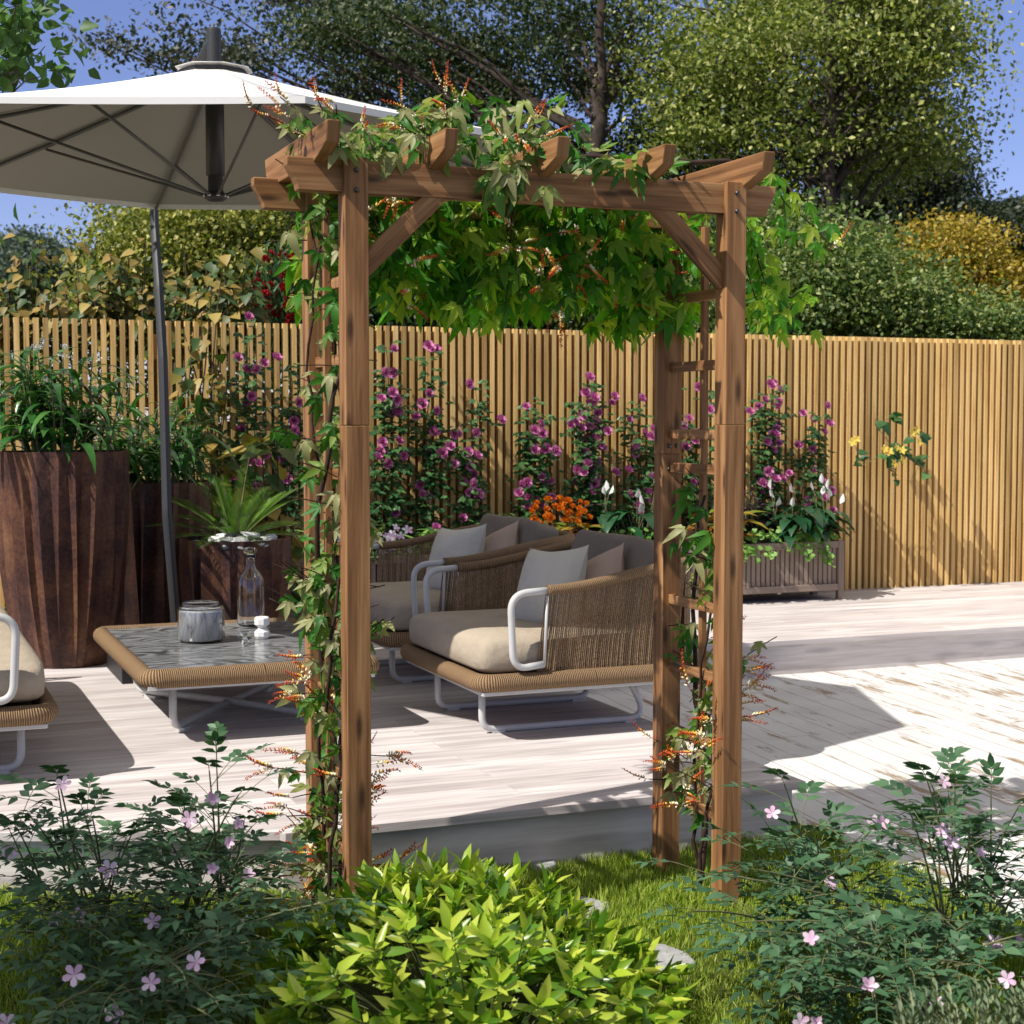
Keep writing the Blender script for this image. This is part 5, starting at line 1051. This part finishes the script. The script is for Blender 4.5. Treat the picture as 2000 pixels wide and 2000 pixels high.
# the bright bush in the middle
bb = at_z(905*K, 1930*K, 0); bu = plant('bright_bush', 'rounded bush of glossy yellow green leaves at the bottom middle', 'bush', bb); L = Leaves(); st = MB()
tops = [(760, 1660), (850, 1665), (930, 1690), (990, 1665), (1080, 1760), (1150, 1745), (1190, 1790), (620, 1740), (560, 1790), (500, 1860), (700, 1690), (1240, 1850), (1280, 1900), (840, 1720), (940, 1760), (1020, 1800)]
n = 300
for i in range(n):
    if i < len(tops): e = at_d(tops[i][0]*K, (tops[i][1]+92)*K, 3.15+rnd.uniform(-.1, .1))
    else:
        a = rnd.uniform(0, 6.28); q = math.sqrt(rnd.random()); x = q*math.cos(a)*.48-.02; y = q*math.sin(a)*.40; h = (.335*(1-.72*(q**2.4)))*rnd.uniform(.72, 1.06)*(1-.18*(x+.05)/.43); e = Vector((bb.x+x*_c+y*_s, bb.y-x*_s+y*_c, max(.04, h)))
    b = Vector((bb.x+(e.x-bb.x)*.35, bb.y+(e.y-bb.y)*.35, 0)); p = stalk_path(b, e, .12, 6); st.tube([x-bb for x in p], lambda z: .003-.0018*z, 4, cap=False); ax = (p[-1]-p[-3]).normalized()
    for k in range(11):
        an = k*2.4+i; f = k/10; sd = Vector((math.cos(an), math.sin(an), 0)); y = sd*(1-.55*f)+ax*(.25+.95*f); pp = p[-1]-ax*.055*(1-f); L.add(rnd.choice(T_LANCE), [V3(pp-bb)], [V3(y)], [V3(ax+sd*-.4)], rnd.uniform(.046, .076))
L.build('foliage', M['laurel'], bu); st.build('stem', M['greenstem'], bu)
# sage at the lower right corner
sb = at_z(1850*K, 1990*K, 0); sg_ = plant('sage_bush', 'grey green sage with upright stems in the lower right corner', 'bush', sb); L = Leaves(); st = MB()
for i in range(95):
    e = at_d(rnd.uniform(1690, 2010)*K, (rnd.uniform(1850, 1960)+max(0, 1760-0)*0)*K, 2.95+rnd.uniform(-.22, .15)); b = Vector((e.x*.75+sb.x*.25, e.y*.75+sb.y*.25, 0)); p = stalk_path(b, e, .06, 7); st.tube([x-sb for x in p], .0016, 4, cap=False)
    for k in range(26):
        q = (.2+.8*k/26)*7; k0 = min(6, int(q)); pp = p[k0].lerp(p[k0+1], q-k0); an = k*2.4; L.add(T_LANCE[1], [V3(pp-sb)], [[math.cos(an), math.sin(an), 1.3]], [[-math.cos(an), -math.sin(an), .6]], rnd.uniform(.022, .036))
L.build('foliage', M['sage'], sg_); st.build('stem', M['greenstem'], sg_)

# ------------------------------------------------------------------ grass
n = 125000; P = np.zeros((n*2, 3)); P[:, 0] = G.uniform(-.8, 2.95, n*2); P[:, 1] = G.uniform(1.9, 4.80, n*2); X, Y = P[:, 0], P[:, 1]
xc = X*_c-Y*_s; yc = X*_s+Y*_c; keep = (np.abs(xc) < .36*yc+.1) & (yc > 2.9)
edge = np.where(X > 1.07, VF+.02, 4.45+(1.07-X)*.387+.02); keep &= (Y < edge) | ((X > 2.80) & (X < 2.93+.03*np.sin(Y*19)) & (Y < 4.75)); keep &= (X < 2.93+.035*np.sin(Y*23)+.02*np.sin(Y*61))
for sx, sy, sr in ((at_z(1108, 1782, 0).x, at_z(1108, 1782, 0).y, .10), (at_z(1290, 1878, 0).x-.05, at_z(1290, 1878, 0).y, .10), (at_z(1035, 1690, 0).x, at_z(1035, 1690, 0).y, .07)): keep &= ((X-sx)**2+(Y-sy)**2 > sr*sr) | (G.random(n*2) < .06)
P = P[keep]; k = len(P); L = Leaves()
tilt = G.normal(size=(k, 2))*.33; Yv = np.c_[tilt, np.ones(k)]; a = G.uniform(0, 6.28, k); Nv = np.c_[np.cos(a), np.sin(a), np.zeros(k)]
patch = .75+.35*np.sin(P[:, 0]*5.1+1)*np.sin(P[:, 1]*4.3)+.2*np.sin(P[:, 0]*17)*np.sin(P[:, 1]*15+2)
L.add(([(-.045, 0, 0), (.045, 0, 0), (.034, .55, .06), (-.034, .55, .06), (0, 1, .22)], [(0, 1, 2, 3), (3, 2, 4)]), P, Yv, Nv, G.uniform(.022, .052, k)*np.clip(patch, .55, 1.25))
go = L.build('grass', M['grass']); tag(go, 'short bright green lawn grass under and around the arbor', 'grass', None, 'stuff')
